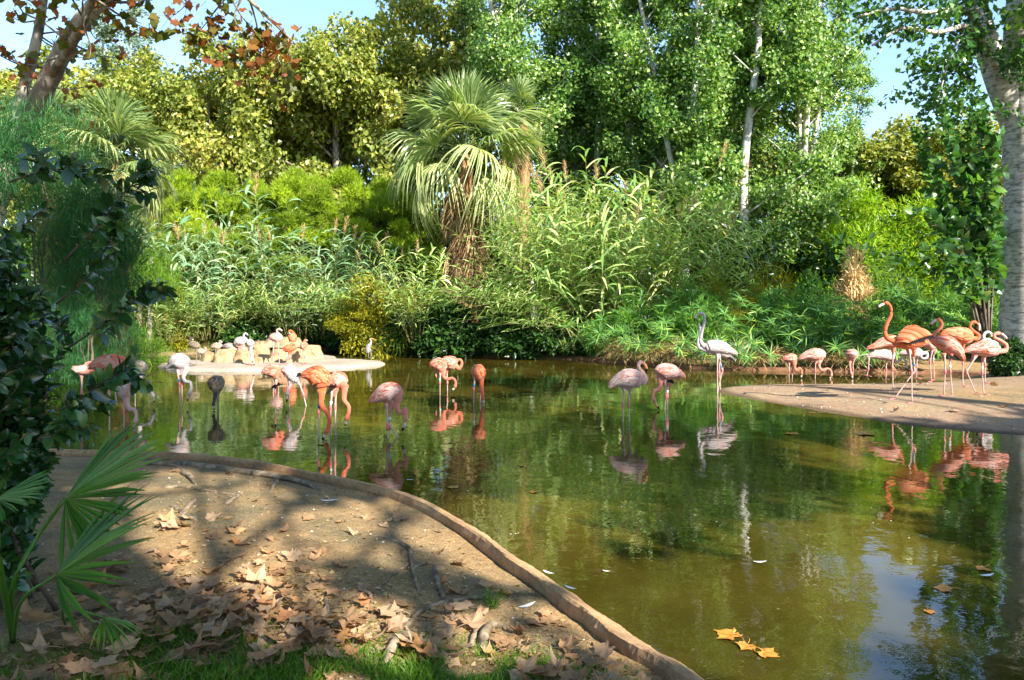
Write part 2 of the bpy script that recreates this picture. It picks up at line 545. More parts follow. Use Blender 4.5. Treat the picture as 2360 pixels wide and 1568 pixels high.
def kerb_mesh(line, prof, sign, mat, name, jit=.006):
    p = np.asarray(line); t = nrm(np.gradient(p, axis=0))
    nn = np.stack([-t[:, 1], t[:, 0]], 1) * sign
    k = len(prof); n = len(p)
    V = np.zeros((n, k, 3))
    for j, (o, z) in enumerate(prof):
        jj = jit * smooth_noise(n)
        V[:, j, :2] = p + nn * (o + jj)[:, None]
        V[:, j, 2] = z + (jit * .5 * smooth_noise(n) if 0 < j < k - 1 else 0)
    i = np.arange(n - 1)[:, None] * k + np.arange(k - 1)[None]
    i = i.ravel()
    q = np.stack([i, i + 1, i + k + 1, i + k], 1)
    return MB().add(V.reshape(-1, 3), q).obj(name, mat, smooth=False)


d_line = spline(kerb_line, 420)
kerb = kerb_mesh(d_line, [(-.06, -.4), (-.012, -.01), (.03, .035), (.10, .072), (.125, .082), (.145, .09), (.16, .084), (.165, .05), (.162, -.3)], 1.0, M['kerb'], 'pond_kerb')
tag(kerb, kind='structure')
fl = spline(np.array([(1.6, 22.35), (2.6, 21.5), (3.4, 20.4), (4.6, 19.3), (6.4, 18.6), (8.2, 18.2), (9.8, 17.9), (10.7, 17.2)]), 90)
m, nt, out = new_mat('far_kerb_concrete')
v = coords(nt)
c = ramp(nt, noise(nt, 4, 5, .65, v), [(.3, (.08, .04, .02)), (.6, (.20, .10, .05)), (.8, (.28, .18, .10))])
princ(nt, out, c, .8, .3)
tag(kerb_mesh(fl, [(-.1, -.3), (-.03, 0), (0, .06), (.04, .085), (.22, .09), (.24, 0)], 1.0, m, 'far_kerb', .012), kind='structure')

# ------------------------------------------------------------------ low concrete island with its rocks
isl = np.array([(-8.6, 18.9), (-7.6, 18.35), (-6.4, 18.3), (-5.2, 18.6), (-4.3, 19.2), (-3.6, 20.0), (-3.45, 20.7), (-4.0, 21.2), (-5.0, 21.9),
                (-5.4, 23.0), (-6.6, 23.8), (-8.2, 23.2), (-9.0, 21.6), (-9.3, 20.0)])
ic = isl.mean(0)
isp = spline(np.vstack([isl, isl[:1]]), 120)[:-1]
rings = [(1.03, -.3), (1.0, -.01), (.992, .03), (.975, .062), (.93, .085), (.8, .105), (.6, .12), (.35, .13), (.05, .13)]
V = np.concatenate([np.column_stack([ic + (isp - ic) * s, np.full(len(isp), z) + (.006 * R.standard_normal(len(isp)) if .1 < s < .99 else 0)]) for s, z in rings])
n = len(isp); i = np.arange(len(rings) - 1)[:, None] * n + np.arange(n)[None]; j = np.arange(len(rings) - 1)[:, None] * n + (np.arange(n)[None] + 1) % n
q = np.stack([i, j, j + n, i + n], -1).reshape(-1, 4)
m, nt, out = new_mat('pale_concrete')
v = coords(nt)
c = ramp(nt, noise(nt, 1.6, 5, .6, v), [(.3, (.20, .16, .12)), (.55, (.28, .24, .19)), (.75, (.34, .30, .24))])
c = mixc(nt, .3, c, ramp(nt, noise(nt, 18, 5, .7, v), [(.3, (.17, .13, .09)), (.7, (.42, .38, .32))]))
princ(nt, out, c, .8, .3)
M['pale'] = m
tag(MB().add(V, q).obj('concrete_island', m), kind='structure')

m, nt, out = new_mat('sandstone')
v = coords(nt)
c = ramp(nt, noise(nt, 3.5, 5, .65, v, .5), [(.3, (.15, .10, .05)), (.5, (.30, .215, .12)), (.75, (.40, .32, .20))])
princ(nt, out, c, .9, .2, bump(nt, noise(nt, 9, 6, .7, v), .7, .05))
M['rock'] = m


def boulder(loc, size, rz, label, group=None):
    """flat-topped, wider at the foot, corners worn"""
    nu, nv = 20, 9
    ang = np.arange(nu) / nu * 2 * np.pi
    sq = 1 / np.maximum(np.abs(np.cos(ang)), np.abs(np.sin(ang))) ** .75
    wob = 1 + .07 * np.sin(ang * 2 + R.random() * 6) + .05 * np.sin(ang * 5 + R.random() * 6)
    V = []
    for k in range(nv):
        u = k / (nv - 1)
        prof = [(1.12, 0), (1.06, .18), (1.0, .4), (.93, .62), (.87, .8), (.80, .93), (.66, .995), (.36, 1.0), (.02, 1.01)][k]
        rr = sq * wob * prof[0] * .5 * (1 + .05 * R.standard_normal(nu))
        V.append(np.column_stack([rr * np.cos(ang) * size[0], rr * np.sin(ang) * size[1], prof[1] * size[2] * (1 + .04 * np.sin(ang + R.random() * 6)) ]))
    V = np.concatenate(V)
    i = np.arange(nv - 1)[:, None] * nu + np.arange(nu)[None]; j = np.arange(nv - 1)[:, None] * nu + (np.arange(nu)[None] + 1) % nu
    q = np.stack([i, j, j + nu, i + nu], -1).reshape(-1, 4)
    o = MB().add(V, q).obj('boulder', M['rock'], loc=loc, rot=(0, 0, rz))
    o.scale = (.92, .92, .8)
    return tag(o, label, 'rock', 'pale boulders on the island')


def iz(px, py, d):
    p = P(px, py, d)
    return (p[0], p[1], .10)


boulder(iz(497, 822, 20.4), (.62, .5, .36), .1, 'small pale tan boulder at the left end of the island rocks')
boulder(iz(528, 822, 20.0), (.78, .55, .46), .2, 'broad sloping boulder with a shaded left face behind a grey young flamingo')
boulder(iz(566, 820, 19.9), (.62, .5, .44), -.2, 'tan boulder under the small pink flamingo on the island')
boulder(iz(603, 815, 20.3), (.52, .5, .50), .3, 'upright tan boulder below the two flat slabs on the island')
boulder(iz(604, 826, 19.75), (.50, .4, .28), .0, 'low brown boulder at the very front of the island rocks')
boulder(iz(650, 820, 20.0), (.62, .5, .44), .1, 'boulder between the legs of the tall pale flamingo on the island')
boulder(iz(691, 820, 20.0), (.72, .5, .46), -.1, 'large sunlit boulder right of the front island rocks behind the orange flamingo')
boulder(iz(716, 806, 21.2), (.66, .5, .48), .3, 'grey shaded block at the right end of the island rocks')
boulder((iz(605, 800, 20.9)[0], 20.9, .45), (.66, .5, .22), .15, 'flat pale slab on top of the island rocks')
boulder((iz(655, 800, 20.9)[0], 20.9, .45), (.55, .45, .18), -.2, 'second flat slab right beside the pale slab on the rocks')
boulder((iz(668, 795, 21.6)[0], 21.6, .42), (.70, .5, .34), .1, 'rounded tan boulder behind the island rocks, left of the orange preening flamingo')
boulder(tuple(P(298, 800, 23.5)[:2]) + (.1,), (.75, .6, .45), .4, 'grey rounded boulder on the grassy shore beside the thin trunks')

# ------------------------------------------------------------------ vegetation builders
def ground_z(x, y):
    return float(land(np.array([x]), np.array([y]))[0])


def crown_mesh(name, blobs, n, L, W, mat, up=.5, out_b=.6, shell=.45, tint_sd=.22, tint_mu=.5, droop=0.0, squash=.8):
    """foliage in clumps: blobs = rows (x, y, z, radius)"""
    b = np.asarray(blobs, float)
    w = b[:, 3] ** 2; w /= w.sum()
    k = R.choice(len(b), n, p=w)
    u = ball(n); r = R.random(n) ** shell
    pos = b[k, :3] + u * (r * b[k, 3])[:, None] * np.array([1, 1, squash])
    cen = (b[:, :3] * w[:, None]).sum(0)
    outw = nrm(pos - cen) * .5 + u
    nr = nrm(out_b * outw + np.array([0, 0, up]) + .55 * R.standard_normal((n, 3)))
    d = nrm(np.cross(nr, ball(n)) + .25 * outw + np.array([0, 0, -droop]))
    btint = R.standard_normal(len(b)) * .10
    tint = np.clip(tint_mu + btint[k] + tint_sd * R.standard_normal(n), 0, 1)
    mb = MB()
    leaves(mb, pos, d, nr, L * (.7 + .6 * R.random(n)), W * (.7 + .6 * R.random(n)), tint)
    return mb.mesh(name, mat, False)


def limb(mb, a, b, r0, r1, sag=.0, n=8, wig=.06, sides=7, tint=.5):
    a = np.asarray(a, float); b = np.asarray(b, float)
    L = np.linalg.norm(b - a)
    mid = [a + (b - a) * u + wig * L * R.standard_normal(3) * np.array([1, 1, .5]) * (0 if u in (0, 1) else 1) + np.array([0, 0, -sag * 4 * u * (1 - u)]) for u in (0, .33, .66, 1)]
    p = spline(mid, n)
    tube(mb, p, np.linspace(r0, r1, n), sides, tint)
    return p


# ---- tall poplars of the far bank
def poplar_meshes(seed, h, spread, nl, forks):
    global R
    R = np.random.default_rng(seed)
    tb = MB(); blobs = []
    for f in range(forks):
        lean = np.array([R.normal(0, .085), R.normal(0, .06)]) if forks > 1 else np.array([R.normal(0, .02), 0])
        lean += np.array([(f - (forks - 1) / 2) * .13, 0]) if forks > 1 else 0
        fh = h * (1 - .1 * f)
        z0 = 0 if f == 0 else h * (.12 + .08 * f)
        base = np.array([0, 0, z0]) if f == 0 else np.array([main[int(len(main) * (.12 + .08 * f))][0], main[int(len(main) * (.12 + .08 * f))][1], z0])
        pts = [base]
        for u in (.25, .5, .75, 1):
            pts.append(base + np.array([lean[0] * fh * u + R.normal(0, .16), lean[1] * fh * u + R.normal(0, .12), (fh - z0) * u]))
        main_p = spline(pts, 26)
        if f == 0: main = main_p
        r0 = .19 if f == 0 else .13
        tube(tb, main_p, np.linspace(r0, .025, 26) * (1 + .25 * np.exp(-np.arange(26) / 1.2)), 9)
        for i in range(34):
            u = .12 + .86 * R.random()
            q = main_p[min(25, int(u * 25))]
            az = R.random() * 2 * math.pi
            ln = spread * (1.25 - u) * (.5 + .7 * R.random())
            tip = q + np.array([math.cos(az) * ln, math.sin(az) * ln, ln * (.55 + .6 * R.random())])
            limb(tb, q, tip, .05 * (1.2 - u), .008, 0, 6, .05, 4)
            for s in np.linspace(.45, 1.05, 3):
                blobs.append([*(q + (tip - q) * s + R.normal(0, .2, 3)), (.42 + .42 * R.random()) * (1.15 - .35 * u)])
            if R.random() < .55: blobs.append([*(q + R.normal(0, .4, 3)), .48])
    trunk = tb.mesh('poplar_trunk', M['bark_pale'])
    crown = crown_mesh('poplar_crown', blobs, nl, .145, .13, M['poplar_leaf'], up=.15, shell=.75, tint_sd=.28, tint_mu=.52)
    return trunk, crown


POPLAR = [poplar_meshes(11, 21, 2.3, 33000, 2), poplar_meshes(12, 23, 2.1, 33000, 3), poplar_meshes(13, 20, 2.4, 32000, 1)]


def tree_from(meshes, name, loc, rz, sc, label, cat='tree', group=None):
    o = tag(empty(name, loc, rz), label, cat, group)
    o.scale = sc if hasattr(sc, '__len__') else (sc,) * 3
    put('trunk', meshes[0], o)
    c = put('crown', meshes[1], o); c['kind'] = 'stuff'
    return o


def at_ground(px, d):
    x = (px - 1180) / F * d
    return (x, d, ground_z(x, d) - .05)


G = 'tall poplars on the far bank'
for px, d, k, rz, sc, lab in (
        (1235, 31, 1, .2, .98, 'tall white-trunked poplar right behind the big central palm'),
        (1300, 35, 0, 4.1, 1.08, 'poplar filling the gap behind the right fronds of the central palm'),
        (1660, 33, 1, 4.6, 1.02, 'poplar with several thin stems just left of the clear white trunk'),
        (1385, 33, 2, 1.2, 1.05, 'poplar with a slanting fork, second to the right of the central palm'),
        (1490, 30, 0, .1, 1.0, 'poplar with the straight white stem rising above the middle of the reed thicket'),
        (1580, 29, 0, 2.6, 1.0, 'poplar whose pale trunk bends to the right above the reed thicket'),
        (1735, 28, 2, .4, 1.1, 'tall poplar with the long clear white trunk right of the reed thicket'),
        (1830, 30, 1, 2.2, .92, 'slimmer poplar between the clear white trunk and the feathery acacia'),
        (1925, 33, 0, 3.4, .56, 'lower poplar at the right end of the poplar row beside the patch of sky'),
        (1120, 36, 2, 3.0, .82, 'poplar half hidden behind the yellowing plane trees, left end of the poplar row')):
    tree_from(POPLAR[k], 'poplar_tree', at_ground(px, d), rz, sc, lab, 'tree', G)

# ---- plane trees behind
def plane_meshes(seed, h, rad, nl, mat='plane_leaf', L=.24, W=.22, keep=1.0):
    global R
    R = np.random.default_rng(seed)
    tb = MB(); blobs = []
    main = limb(tb, (0, 0, -.2), (R.normal(0, .4), R.normal(0, .4), h * .72), .34, .1, 0, 14, .025, 10)
    for i in range(20):
        u = .25 + .75 * R.random()
        q = main[int(u * 13)]
        az = i * 2.4 + R.normal(0, .3)
        ln = rad * (.55 + .45 * R.random()) * (1.0 - .45 * max(0, u - .6) / .4)
        tip = q + np.array([math.cos(az) * ln, math.sin(az) * ln, ln * (.2 + .7 * R.random())])
        p = limb(tb, q, tip, .11 * (1.3 - u), .02, 0, 8, .06, 6)
        for s in (.4, .62, .8, .98, 1.1):
            c = q + (tip - q) * s + R.normal(0, rad * .13, 3)
            blobs.append([*c, rad * (.13 + .12 * R.random())])
    for i in range(26):
        a = ball(1)[0] * rad * (.8 + .25 * R.random()); a[2] = abs(a[2]) * .9
        blobs.append([a[0], a[1], h * .55 + a[2] * 1.1, rad * (.14 + .1 * R.random())])
    blobs = [q for q in blobs if R.random() < keep]
    trunk = tb.mesh('plane_trunk', M['bark_plane'])
    crown = crown_mesh('plane_crown', blobs, nl, L, W, M[mat], up=.45, shell=.42, tint_sd=.24, tint_mu=.52)
    return trunk, crown


PLANE = [plane_meshes(21, 13.5, 4.6, 36000, L=.20, W=.185), plane_meshes(22, 13, 4.2, 33000, L=.20, W=.185)]
G = 'yellowing plane trees behind the pond'
for px, d, k, rz, sc, lab in (
        (470, 37, 0, .3, (1, 1, 1.18), 'yellow-green plane tree at the left of the tree line, right of the silvery poplar'),
        (640, 39, 1, 1.4, (1.05, 1, 1.28), 'yellow-green plane tree under the hanging branch with brown leaves'),
        (800, 37, 0, 2.5, (1.0, 1, 1.2), 'yellow-green plane tree in the middle of the tree line above the pines'),
        (965, 38, 1, 3.9, (1.15, 1, 1.46), 'tallest yellow-green plane tree, just left of the central palm'),
        (1330, 42, 0, 5.0, (1.1, 1, 1.1), 'olive plane tree showing between the poplar trunks'),
        (1650, 40, 1, 1.0, (1.1, 1, 1.0), 'brownish plane tree showing low between the poplars on the right'),
        (2010, 36, 0, 2.0, (1.0, 1, .80), 'pale yellow plane tree behind the feathery acacia'),
        (2240, 34, 1, 4.4, (1.1, 1, .82), 'yellow-green plane tree behind the leafy shoots of the big trunk'),
        (120, 34, 0, 4.0, (1.0, 1, 1.02), 'golden plane tree in the upper left corner behind the mottled limb')):
    tree_from(PLANE[k], 'plane_tree', at_ground(px, d), rz, sc, lab, 'tree', G)

# ---- silvery poplar at the back left
def silver_meshes():
    global R
    R = np.random.default_rng(31)
    tb = MB(); blobs = []
    for f, (lx, hh) in enumerate(((0, 19), (-1.5, 17.5), (1.4, 16))):
        p = limb(tb, (lx * .2, 0, 0), (lx, R.normal(0, .4), hh), .2, .02, 0, 16, .01, 7)
        for i in range(38):
            u = .2 + .8 * R.random(); q = p[int(u * 15)]
            az = R.random() * 6.28; ln = 1.7 * (1.15 - u) + .25
            tip = q + np.array([math.cos(az) * ln, math.sin(az) * ln, ln * .9])
            limb(tb, q, tip, .03, .006, 0, 4, .04, 4)
            for s in (.5, 1.0):
                blobs.append([*(q + (tip - q) * s), .32 + .28 * R.random()])
        for i in range(10, 16):
            blobs.append([*p[i], .42]); blobs.append([*(p[i] + R.normal(0, .2, 3)), .35])
    return tb.mesh('silver_trunk', M['bark_pale']), crown_mesh('silver_crown', blobs, 20000, .17, .14, M['silver_leaf'], shell=.5, tint_sd=.25)


SILVER = silver_meshes()
tree_from(SILVER, 'poplar_tree', at_ground(300, 40), 0, (1, 1, .92), 'silvery upright poplar against the sky in the upper left')
tree_from(SILVER, 'poplar_tree', at_ground(395, 38), 2.0, (.8, .8, .62), 'lower silvery poplar with bare twigs beside the left palm')

# ---- bright green pines
def pine_meshes(seed, w, h, nt):
    global R
    R = np.random.default_rng(seed)
    tb = MB(); blobs = []
    for i in range(16):
        az = R.random() * 6.28; ln = w * (.3 + .7 * R.random())
        tip = np.array([math.cos(az) * ln, math.sin(az) * ln * .7, h * (.45 + .5 * R.random()) * (1 - .25 * (ln / w) ** 2)])
        limb(tb, (0, 0, h * .12), tip, .12, .03, .2, 8, .08, 6)
        for s in (.7, .9, 1.0, 1.08):
            blobs.append([*(tip * s + R.normal(0, .3, 3)), .26 + .24 * R.random()])
    for i in range(26):
        a = ball(1)[0]; a[2] = abs(a[2])
        blobs.append([a[0] * w, a[1] * w * .8, h * (.36 + .62 * a[2]), .28 + .34 * R.random()])
    b = np.asarray(blobs)
    tb2 = tb.mesh('pine_trunk', M['bark_dark'])
    k = R.choice(len(b), nt, p=b[:, 3] ** 2 / (b[:, 3] ** 2).sum())
    u = ball(nt); u[:, 2] = np.abs(u[:, 2]) * 1.1 - .3; u = nrm(u)
    c = b[k, :3] + u * np.array([1, 1, .7]) * (b[k, 3] * R.random(nt) ** .25)[:, None]
    ax = nrm(u * .8 + np.array([0, 0, .75]) + .3 * R.standard_normal((nt, 3)))
    nb = 11
    cc = np.repeat(c, nb, 0); aa = np.repeat(ax, nb, 0)
    dd = nrm(aa + .75 * R.standard_normal(cc.shape))
    sd = nrm(np.cross(dd, ball(len(cc))))
    L = (.18 + .12 * R.random(len(cc)))[:, None]
    V = np.stack([cc - sd * .014, cc + sd * .014, cc + dd * L], 1).reshape(-1, 3)
    ti = np.clip(.5 + .2 * R.standard_normal(nt) + .18 * R.standard_normal(len(b))[k], 0, 1)
    mb = MB().add(V, None, np.arange(len(V)).reshape(-1, 3), np.repeat(np.repeat(ti, nb), 3))
    return tb2, mb.mesh('pine_crown', M['pine_leaf'], False)


PINE = [pine_meshes(41, 2.5, 5.6, 6800), pine_meshes(42, 2.2, 5.2, 6000)]
G = 'bright green pines behind the reeds'
for px, d, k, rz, sc, lab in (
        (400, 28, 1, .4, (.85, 1, 1.08), 'pine beside the left palm, yellowish and thin'),
        (545, 29, 0, 1.0, (.95, 1, 1.1), 'broad bright green pine behind the tall blue-green reeds at the left'),
        (690, 28.5, 1, 2.2, (1.1, 1, 1.12), 'bright green pine in the middle of the three crowns left of the palm'),
        (790, 30, 0, 3.0, (1.0, 1, 1.13), 'flat-topped bright green pine above the reed plumes'),
        (895, 28, 1, 4.0, (.85, 1, 1.03), 'dark-bottomed pine touching the fronds of the central palm')):
    tree_from(PINE[k], 'pine_tree', at_ground(px, d), rz, sc, lab, 'tree', G)


# ---- giant reeds: single canes with arching leaves
def cane_mesh(seed, L, lean, leafL, leafW, nleaf, mat, start=.15, plume=False, droop=1.3):
    global R
    R = np.random.default_rng(seed)
    mb = MB()
    n = 12
    u = np.linspace(0, 1, n)
    path = np.column_stack([lean * L * u ** 2.2, .05 * L * np.sin(u * 3 + seed) * u, L * (u - .25 * abs(lean) * u ** 2.4)])
    tube(mb, path, np.linspace(.014, .004, n), 5, .5, 1)
    k = np.linspace(start, 1, nleaf)
    P0 = np.column_stack([np.interp(k, u, path[:, i]) for i in range(3)])
    az = np.arange(nleaf) * math.pi + R.normal(0, .6, nleaf) + seed
    d = np.column_stack([np.cos(az), np.sin(az), .75 + .5 * R.random(nleaf)])
    ll = leafL * (.6 + .5 * np.sin(k * 2.6)) * (.8 + .4 * R.random(nleaf))
    blades(mb, P0, d, ll, leafW, np.clip(.5 + .25 * R.standard_normal(nleaf) + .4 * (R.random(nleaf) < .06), 0, 1), droop * (.6 + .8 * R.random(nleaf)), 4, 0)
    if plume:
        m2 = 60
        uu = R.random(m2)
        c = path[-1] + np.column_stack([.02 * R.standard_normal(m2), .02 * R.standard_normal(m2), uu * .5])
        dd = np.column_stack([.5 * R.standard_normal(m2), .5 * R.standard_normal(m2), 1 + 0 * uu])
        blades(mb, c, dd, .16, .02, .75, .4, 2, 2)
    return mb.mesh('reed_cane', [M[mat], M['cane'], M['straw']], True)


REED = [cane_mesh(51 + i, 4.6 + .3 * (i % 3), (.05, .18, .3, .42, .12, .25)[i], .66, .072, 26, 'reed_leaf', .22, i == 4) for i in range(6)]
BLUE = [cane_mesh(61 + i, 3.6 + .25 * (i % 3), (.03, .12, .2, .08)[i], .66, .09, 20, 'bluereed_leaf', .12, i == 3, 1.5) for i in range(4)]
FINE = [cane_mesh(71 + i, 2.6 + .3 * (i % 3), (.25, .45, .6, .35)[i], .36, .042, 30, 'bamboo_leaf', .12, False, 1.2) for i in range(4)]
LOW = [cane_mesh(81 + i, 2.8, (.75, 1.0, .9)[i], .46, .055, 34, 'reed_leaf', .3, False, 1.1) for i in range(3)]


def clump(name, meshes, n, loc, spread, tilt, label, group=None, cat='reeds', sc=(.8, 1.15), az0=None, azs=3.14, part='cane', seed=1, bias=(0, 0)):
    global R
    R = np.random.default_rng(seed)
    o = tag(empty(name, loc), label, cat, group)
    for i in range(n):
        r = math.sqrt(R.random()) * spread; a = R.random() * 6.283
        az = (a if az0 is None else az0 + R.normal(0, azs))
        t = tilt * (r / spread if spread else 1) * (.6 + .6 * R.random())
        c = put(part, meshes[int(R.integers(len(meshes)))], o, (r * math.cos(a) + bias[0], r * math.sin(a) * .7 + bias[1], 0))
        c.rotation_euler = Matrix.Rotation(az, 3, 'Z').to_4x4().to_euler() if False else (Matrix.Rotation(az, 4, 'Z') @ Matrix.Rotation(t, 4, 'Y') @ Matrix.Rotation(R.random() * .6 - .3, 4, 'Z')).to_euler()
        s = sc[0] + (sc[1] - sc[0]) * R.random()
        c.scale = (s, s, s)
    return o


def W(px, py, d):
    p = P(px, py, d); return (p[0], p[1], p[2])


G = 'giant reeds on the far bank'
clump('giant_reed', REED, 130, (3.0, 23.6, .5), 1.15, .62, 'huge pale green reed thicket fanning out right of the central palm', G, seed=101, sc=(.9, 1.22))
clump('giant_reed', REED, 46, (5.4, 23.2, .5), .8, .42, 'right flank of tall reeds leaning toward the clear poplar trunk', G, seed=102, sc=(.75, 1.0))
clump('giant_reed', REED, 40, (.9, 25.2, .5), .8, .35, 'tall reeds standing against the right side of the central palm trunk', G, seed=103, sc=(.85, 1.1))
clump('giant_reed', REED, 30, (-2.9, 23.3, .4), .35, .5, 'drooping reeds with long leaves in front of the central palm, on its left', G, seed=104, sc=(.6, .75))
G2 = 'blue-green reeds left of the central palm'
for i, (px, d, n, sp, sc, lab) in enumerate((
        (395, 25.5, 34, .8, (.9, 1.12), 'blue-green reeds nearest the left palm, tall and upright'),
        (500, 26, 30, .8, (.85, 1.05), 'blue-green reeds between the left palm and the broad pine'),
        (590, 27.5, 12, .35, (1.35, 1.5), 'thin group of very tall blue-green reeds rising in front of the pines'),
        (700, 26, 36, .8, (.85, 1.1), 'blue-green reeds in the middle behind the island with a tall left edge'),
        (800, 26, 30, .9, (.75, .95), 'blue-green reeds with pale plumes below the flat-topped pine'),
        (880, 26, 20, .6, (.8, .95), 'blue-green reeds beside the yellow-green bush'))):
    x, y, z = at_ground(px, d)
    clump('giant_reed', BLUE, n, (x, y, .45), sp, .3, lab, G2, seed=110 + i, sc=sc)
G3 = 'leaning canes over the water'
clump('leaning_cane', LOW, 26, (1.0, 22.9, .75), .8, .55, 'pale canes bending far out to the left over the dark water', G3, seed=121, az0=3.25, azs=.32, sc=(.8, 1.15))
clump('leaning_cane', LOW, 14, (1.7, 22.1, .3), .6, .6, 'lower green canes bending left just above the dark water', G3, seed=122, az0=3.3, azs=.3, sc=(.7, 1.0))
clump('leaning_cane', LOW, 18, (-4.8, 24.8, .7), .6, .5, 'pale arching canes left of the yellow-green bush', G3, seed=123, az0=3.3, azs=.7, sc=(.65, .9))
G4 = 'bamboo bushes behind the island'
for i, (px, d, n, sp, sc, lab) in enumerate((
        (375, 24.6, 60, .7, (.55, .85), 'fountain-shaped bamboo bush beside the thin trunks'),
        (455, 25.6, 66, .8, (.6, .95), 'bamboo bush hanging to the ground behind the young grey flamingos'),
        (560, 26.6, 66, .9, (.7, 1.0), 'bamboo bush right behind the boulders of the island'),
        (650, 26.8, 66, .9, (.7, 1.0), 'bamboo bush behind the tall pale flamingo of the island'),
        (745, 26.4, 66, .9, (.7, .98), 'bamboo bush behind the bare right end of the island'),
        (830, 26.2, 40, .7, (.6, .9), 'small bamboo bush left of the heron'))):
    x, y, z = at_ground(px, d)
    clump('bamboo_bush', FINE, n, (x, y, .4), sp, .55, lab, G4, 'bush', seed=130 + i, sc=sc, part='stem')

# ---- leafy bushes
def bush_mesh(seed, w, h, n, L, Wd, mat, long=False, droop=.8, nb=40, low=.0, tmu=.5):
    global R
    R = np.random.default_rng(seed)
    blobs = []
    for i in range(nb):
        a = ball(1)[0]; a[2] = abs(a[2]); s = .35 + .65 * R.random() ** .5
        blobs.append([a[0] * w * s, a[1] * w * s * .7, low + h * a[2] * s, (.14 + .14 * R.random()) * (w + h) / 2])
    if not long:
        return crown_mesh('bush_crown', blobs, n, L, Wd, M[mat], up=.5, shell=.45, tint_mu=tmu)
    b = np.asarray(blobs)
    k = R.integers(len(b), size=n)
    u = ball(n)
    c = b[k, :3] + u * (b[k, 3] * R.random(n) ** .4)[:, None]
    d = nrm(u * .7 + np.array([0, 0, .35]) + .3 * R.standard_normal((n, 3)))
    mb = MB()
    blades(mb, c, d, L * (.6 + .7 * R.random(n)), Wd, np.clip(tmu + .2 * R.standard_normal(n), 0, 1), droop, 2)
    return mb.mesh('bush_crown', M[mat], True)


def stems_mesh(seed, h, n, mat, r=.02, sp=.25):
    global R
    R = np.random.default_rng(seed)
    mb = MB()
    for i in range(n):
        a = R.random() * 6.28; rr = sp * R.random()
        limb(mb, (rr * math.cos(a), rr * math.sin(a), -.1), (rr * math.cos(a) * 2.5, rr * math.sin(a) * 2.5, h * (.6 + .4 * R.random())), r, r * .4, 0, 6, .06, 5)
    return mb.mesh('bush_stems', M[mat])


STEMS = stems_mesh(140, 1.6, 7, 'bark_dark')


def bush(mesh, loc, rz, sc, label, name='bush', cat='bush', group=None, stems=STEMS):
    o = tag(empty(name, loc, rz), label, cat, group)
    o.scale = sc if hasattr(sc, '__len__') else (sc,) * 3
    put('stems', stems, o)
    c = put('foliage', mesh, o); c['kind'] = 'stuff'
    return o


YEL = bush_mesh(141, 1.3, 2.6, 9000, .10, .045, 'yellow_leaf')
DARK = bush_mesh(142, 1.5, 1.7, 7000, .22, .10, 'dark_leaf')
DGREEN = bush_mesh(143, 1.5, 1.9, 9000, .20, .04, 'sedge_leaf', True, .9)
FEATH = bush_mesh(144, 1.4, 2.4, 15000, .20, .016, 'feather_green', True, .7)
ACAC = bush_mesh(145, 2.6, 4.6, 17000, .30, .075, 'acacia_leaf', True, .8, 60, .6)
STRAWB = bush_mesh(146, .85, 1.7, 3600, .30, .05, 'straw', True, .9, tmu=.95)
YGRASS = bush_mesh(147, 1.0, 1.9, 6000, .4, .018, 'yellow_leaf', True, .5, tmu=.7)
TAM = bush_mesh(148, 1.2, 1.5, 22000, .12, .011, 'tamarisk_leaf', True, .6)

bush(YEL, at_ground(868, 24.2), .4, (1.0, 1, 1.28), 'tall yellow-green bush right of the bamboo, above the heron', 'yellow_bush')
bush(YEL, W(815, 760, 24.0), 2.0, (.75, .8, .52), 'low yellow bush hanging over the water left of the heron', 'yellow_bush')
bush(YEL, at_ground(950, 24.9), 4.1, (1.1, 1, 1.0), 'shaded olive bush beside the foot of the central palm', 'yellow_bush')
bush(YEL, at_ground(1090, 25.0), 4.1, (1.3, 1, .75), 'low olive bush around the foot of the central palm', 'yellow_bush')
G = 'dark bushes along the far water edge'
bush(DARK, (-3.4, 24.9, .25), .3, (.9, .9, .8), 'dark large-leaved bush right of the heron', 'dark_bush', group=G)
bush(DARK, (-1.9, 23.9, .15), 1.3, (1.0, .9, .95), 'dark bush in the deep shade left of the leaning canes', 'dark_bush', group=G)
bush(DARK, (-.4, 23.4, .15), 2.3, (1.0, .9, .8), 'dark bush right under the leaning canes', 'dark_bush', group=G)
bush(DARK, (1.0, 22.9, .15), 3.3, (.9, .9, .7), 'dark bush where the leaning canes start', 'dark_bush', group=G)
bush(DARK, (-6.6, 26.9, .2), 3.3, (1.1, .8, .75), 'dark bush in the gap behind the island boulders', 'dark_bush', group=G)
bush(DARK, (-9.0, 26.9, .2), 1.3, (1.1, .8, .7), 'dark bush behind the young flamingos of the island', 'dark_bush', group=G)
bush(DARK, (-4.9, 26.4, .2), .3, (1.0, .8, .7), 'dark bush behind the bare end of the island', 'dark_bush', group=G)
G = 'bushes rising behind the sedges'
for i, (px, d, sx, sz, me, lab) in enumerate((
        (1480, 21.8, 1.0, .9, DGREEN, 'green grassy bush under the reed thicket, left end of the sedge bank'),
        (1600, 21.6, 1.0, 1.05, DGREEN, 'green grassy bush directly behind the tall white flamingo'),
        (1840, 21.0, 1.0, 1.05, DGREEN, 'green grassy bush below the acacia, left of the straw heap'),
        (2080, 20.6, 1.1, .95, DGREEN, 'green grassy bush behind the tallest orange flamingo'),
        (2200, 20.0, 1.0, .9, DGREEN, 'green grassy bush left of the big trunk'))):
    x, y, z = at_ground(px, d)
    bush(me, (x, y, z), i * 1.3, (sx, .8, sz), lab, 'grassy_bush', 'bush', G)
bush(FEATH, at_ground(2040, 24.5), .7, (1.3, 1, 1.05), 'fresh green feathery bush between the straw heap and the leafy shoots', 'feathery_bush')
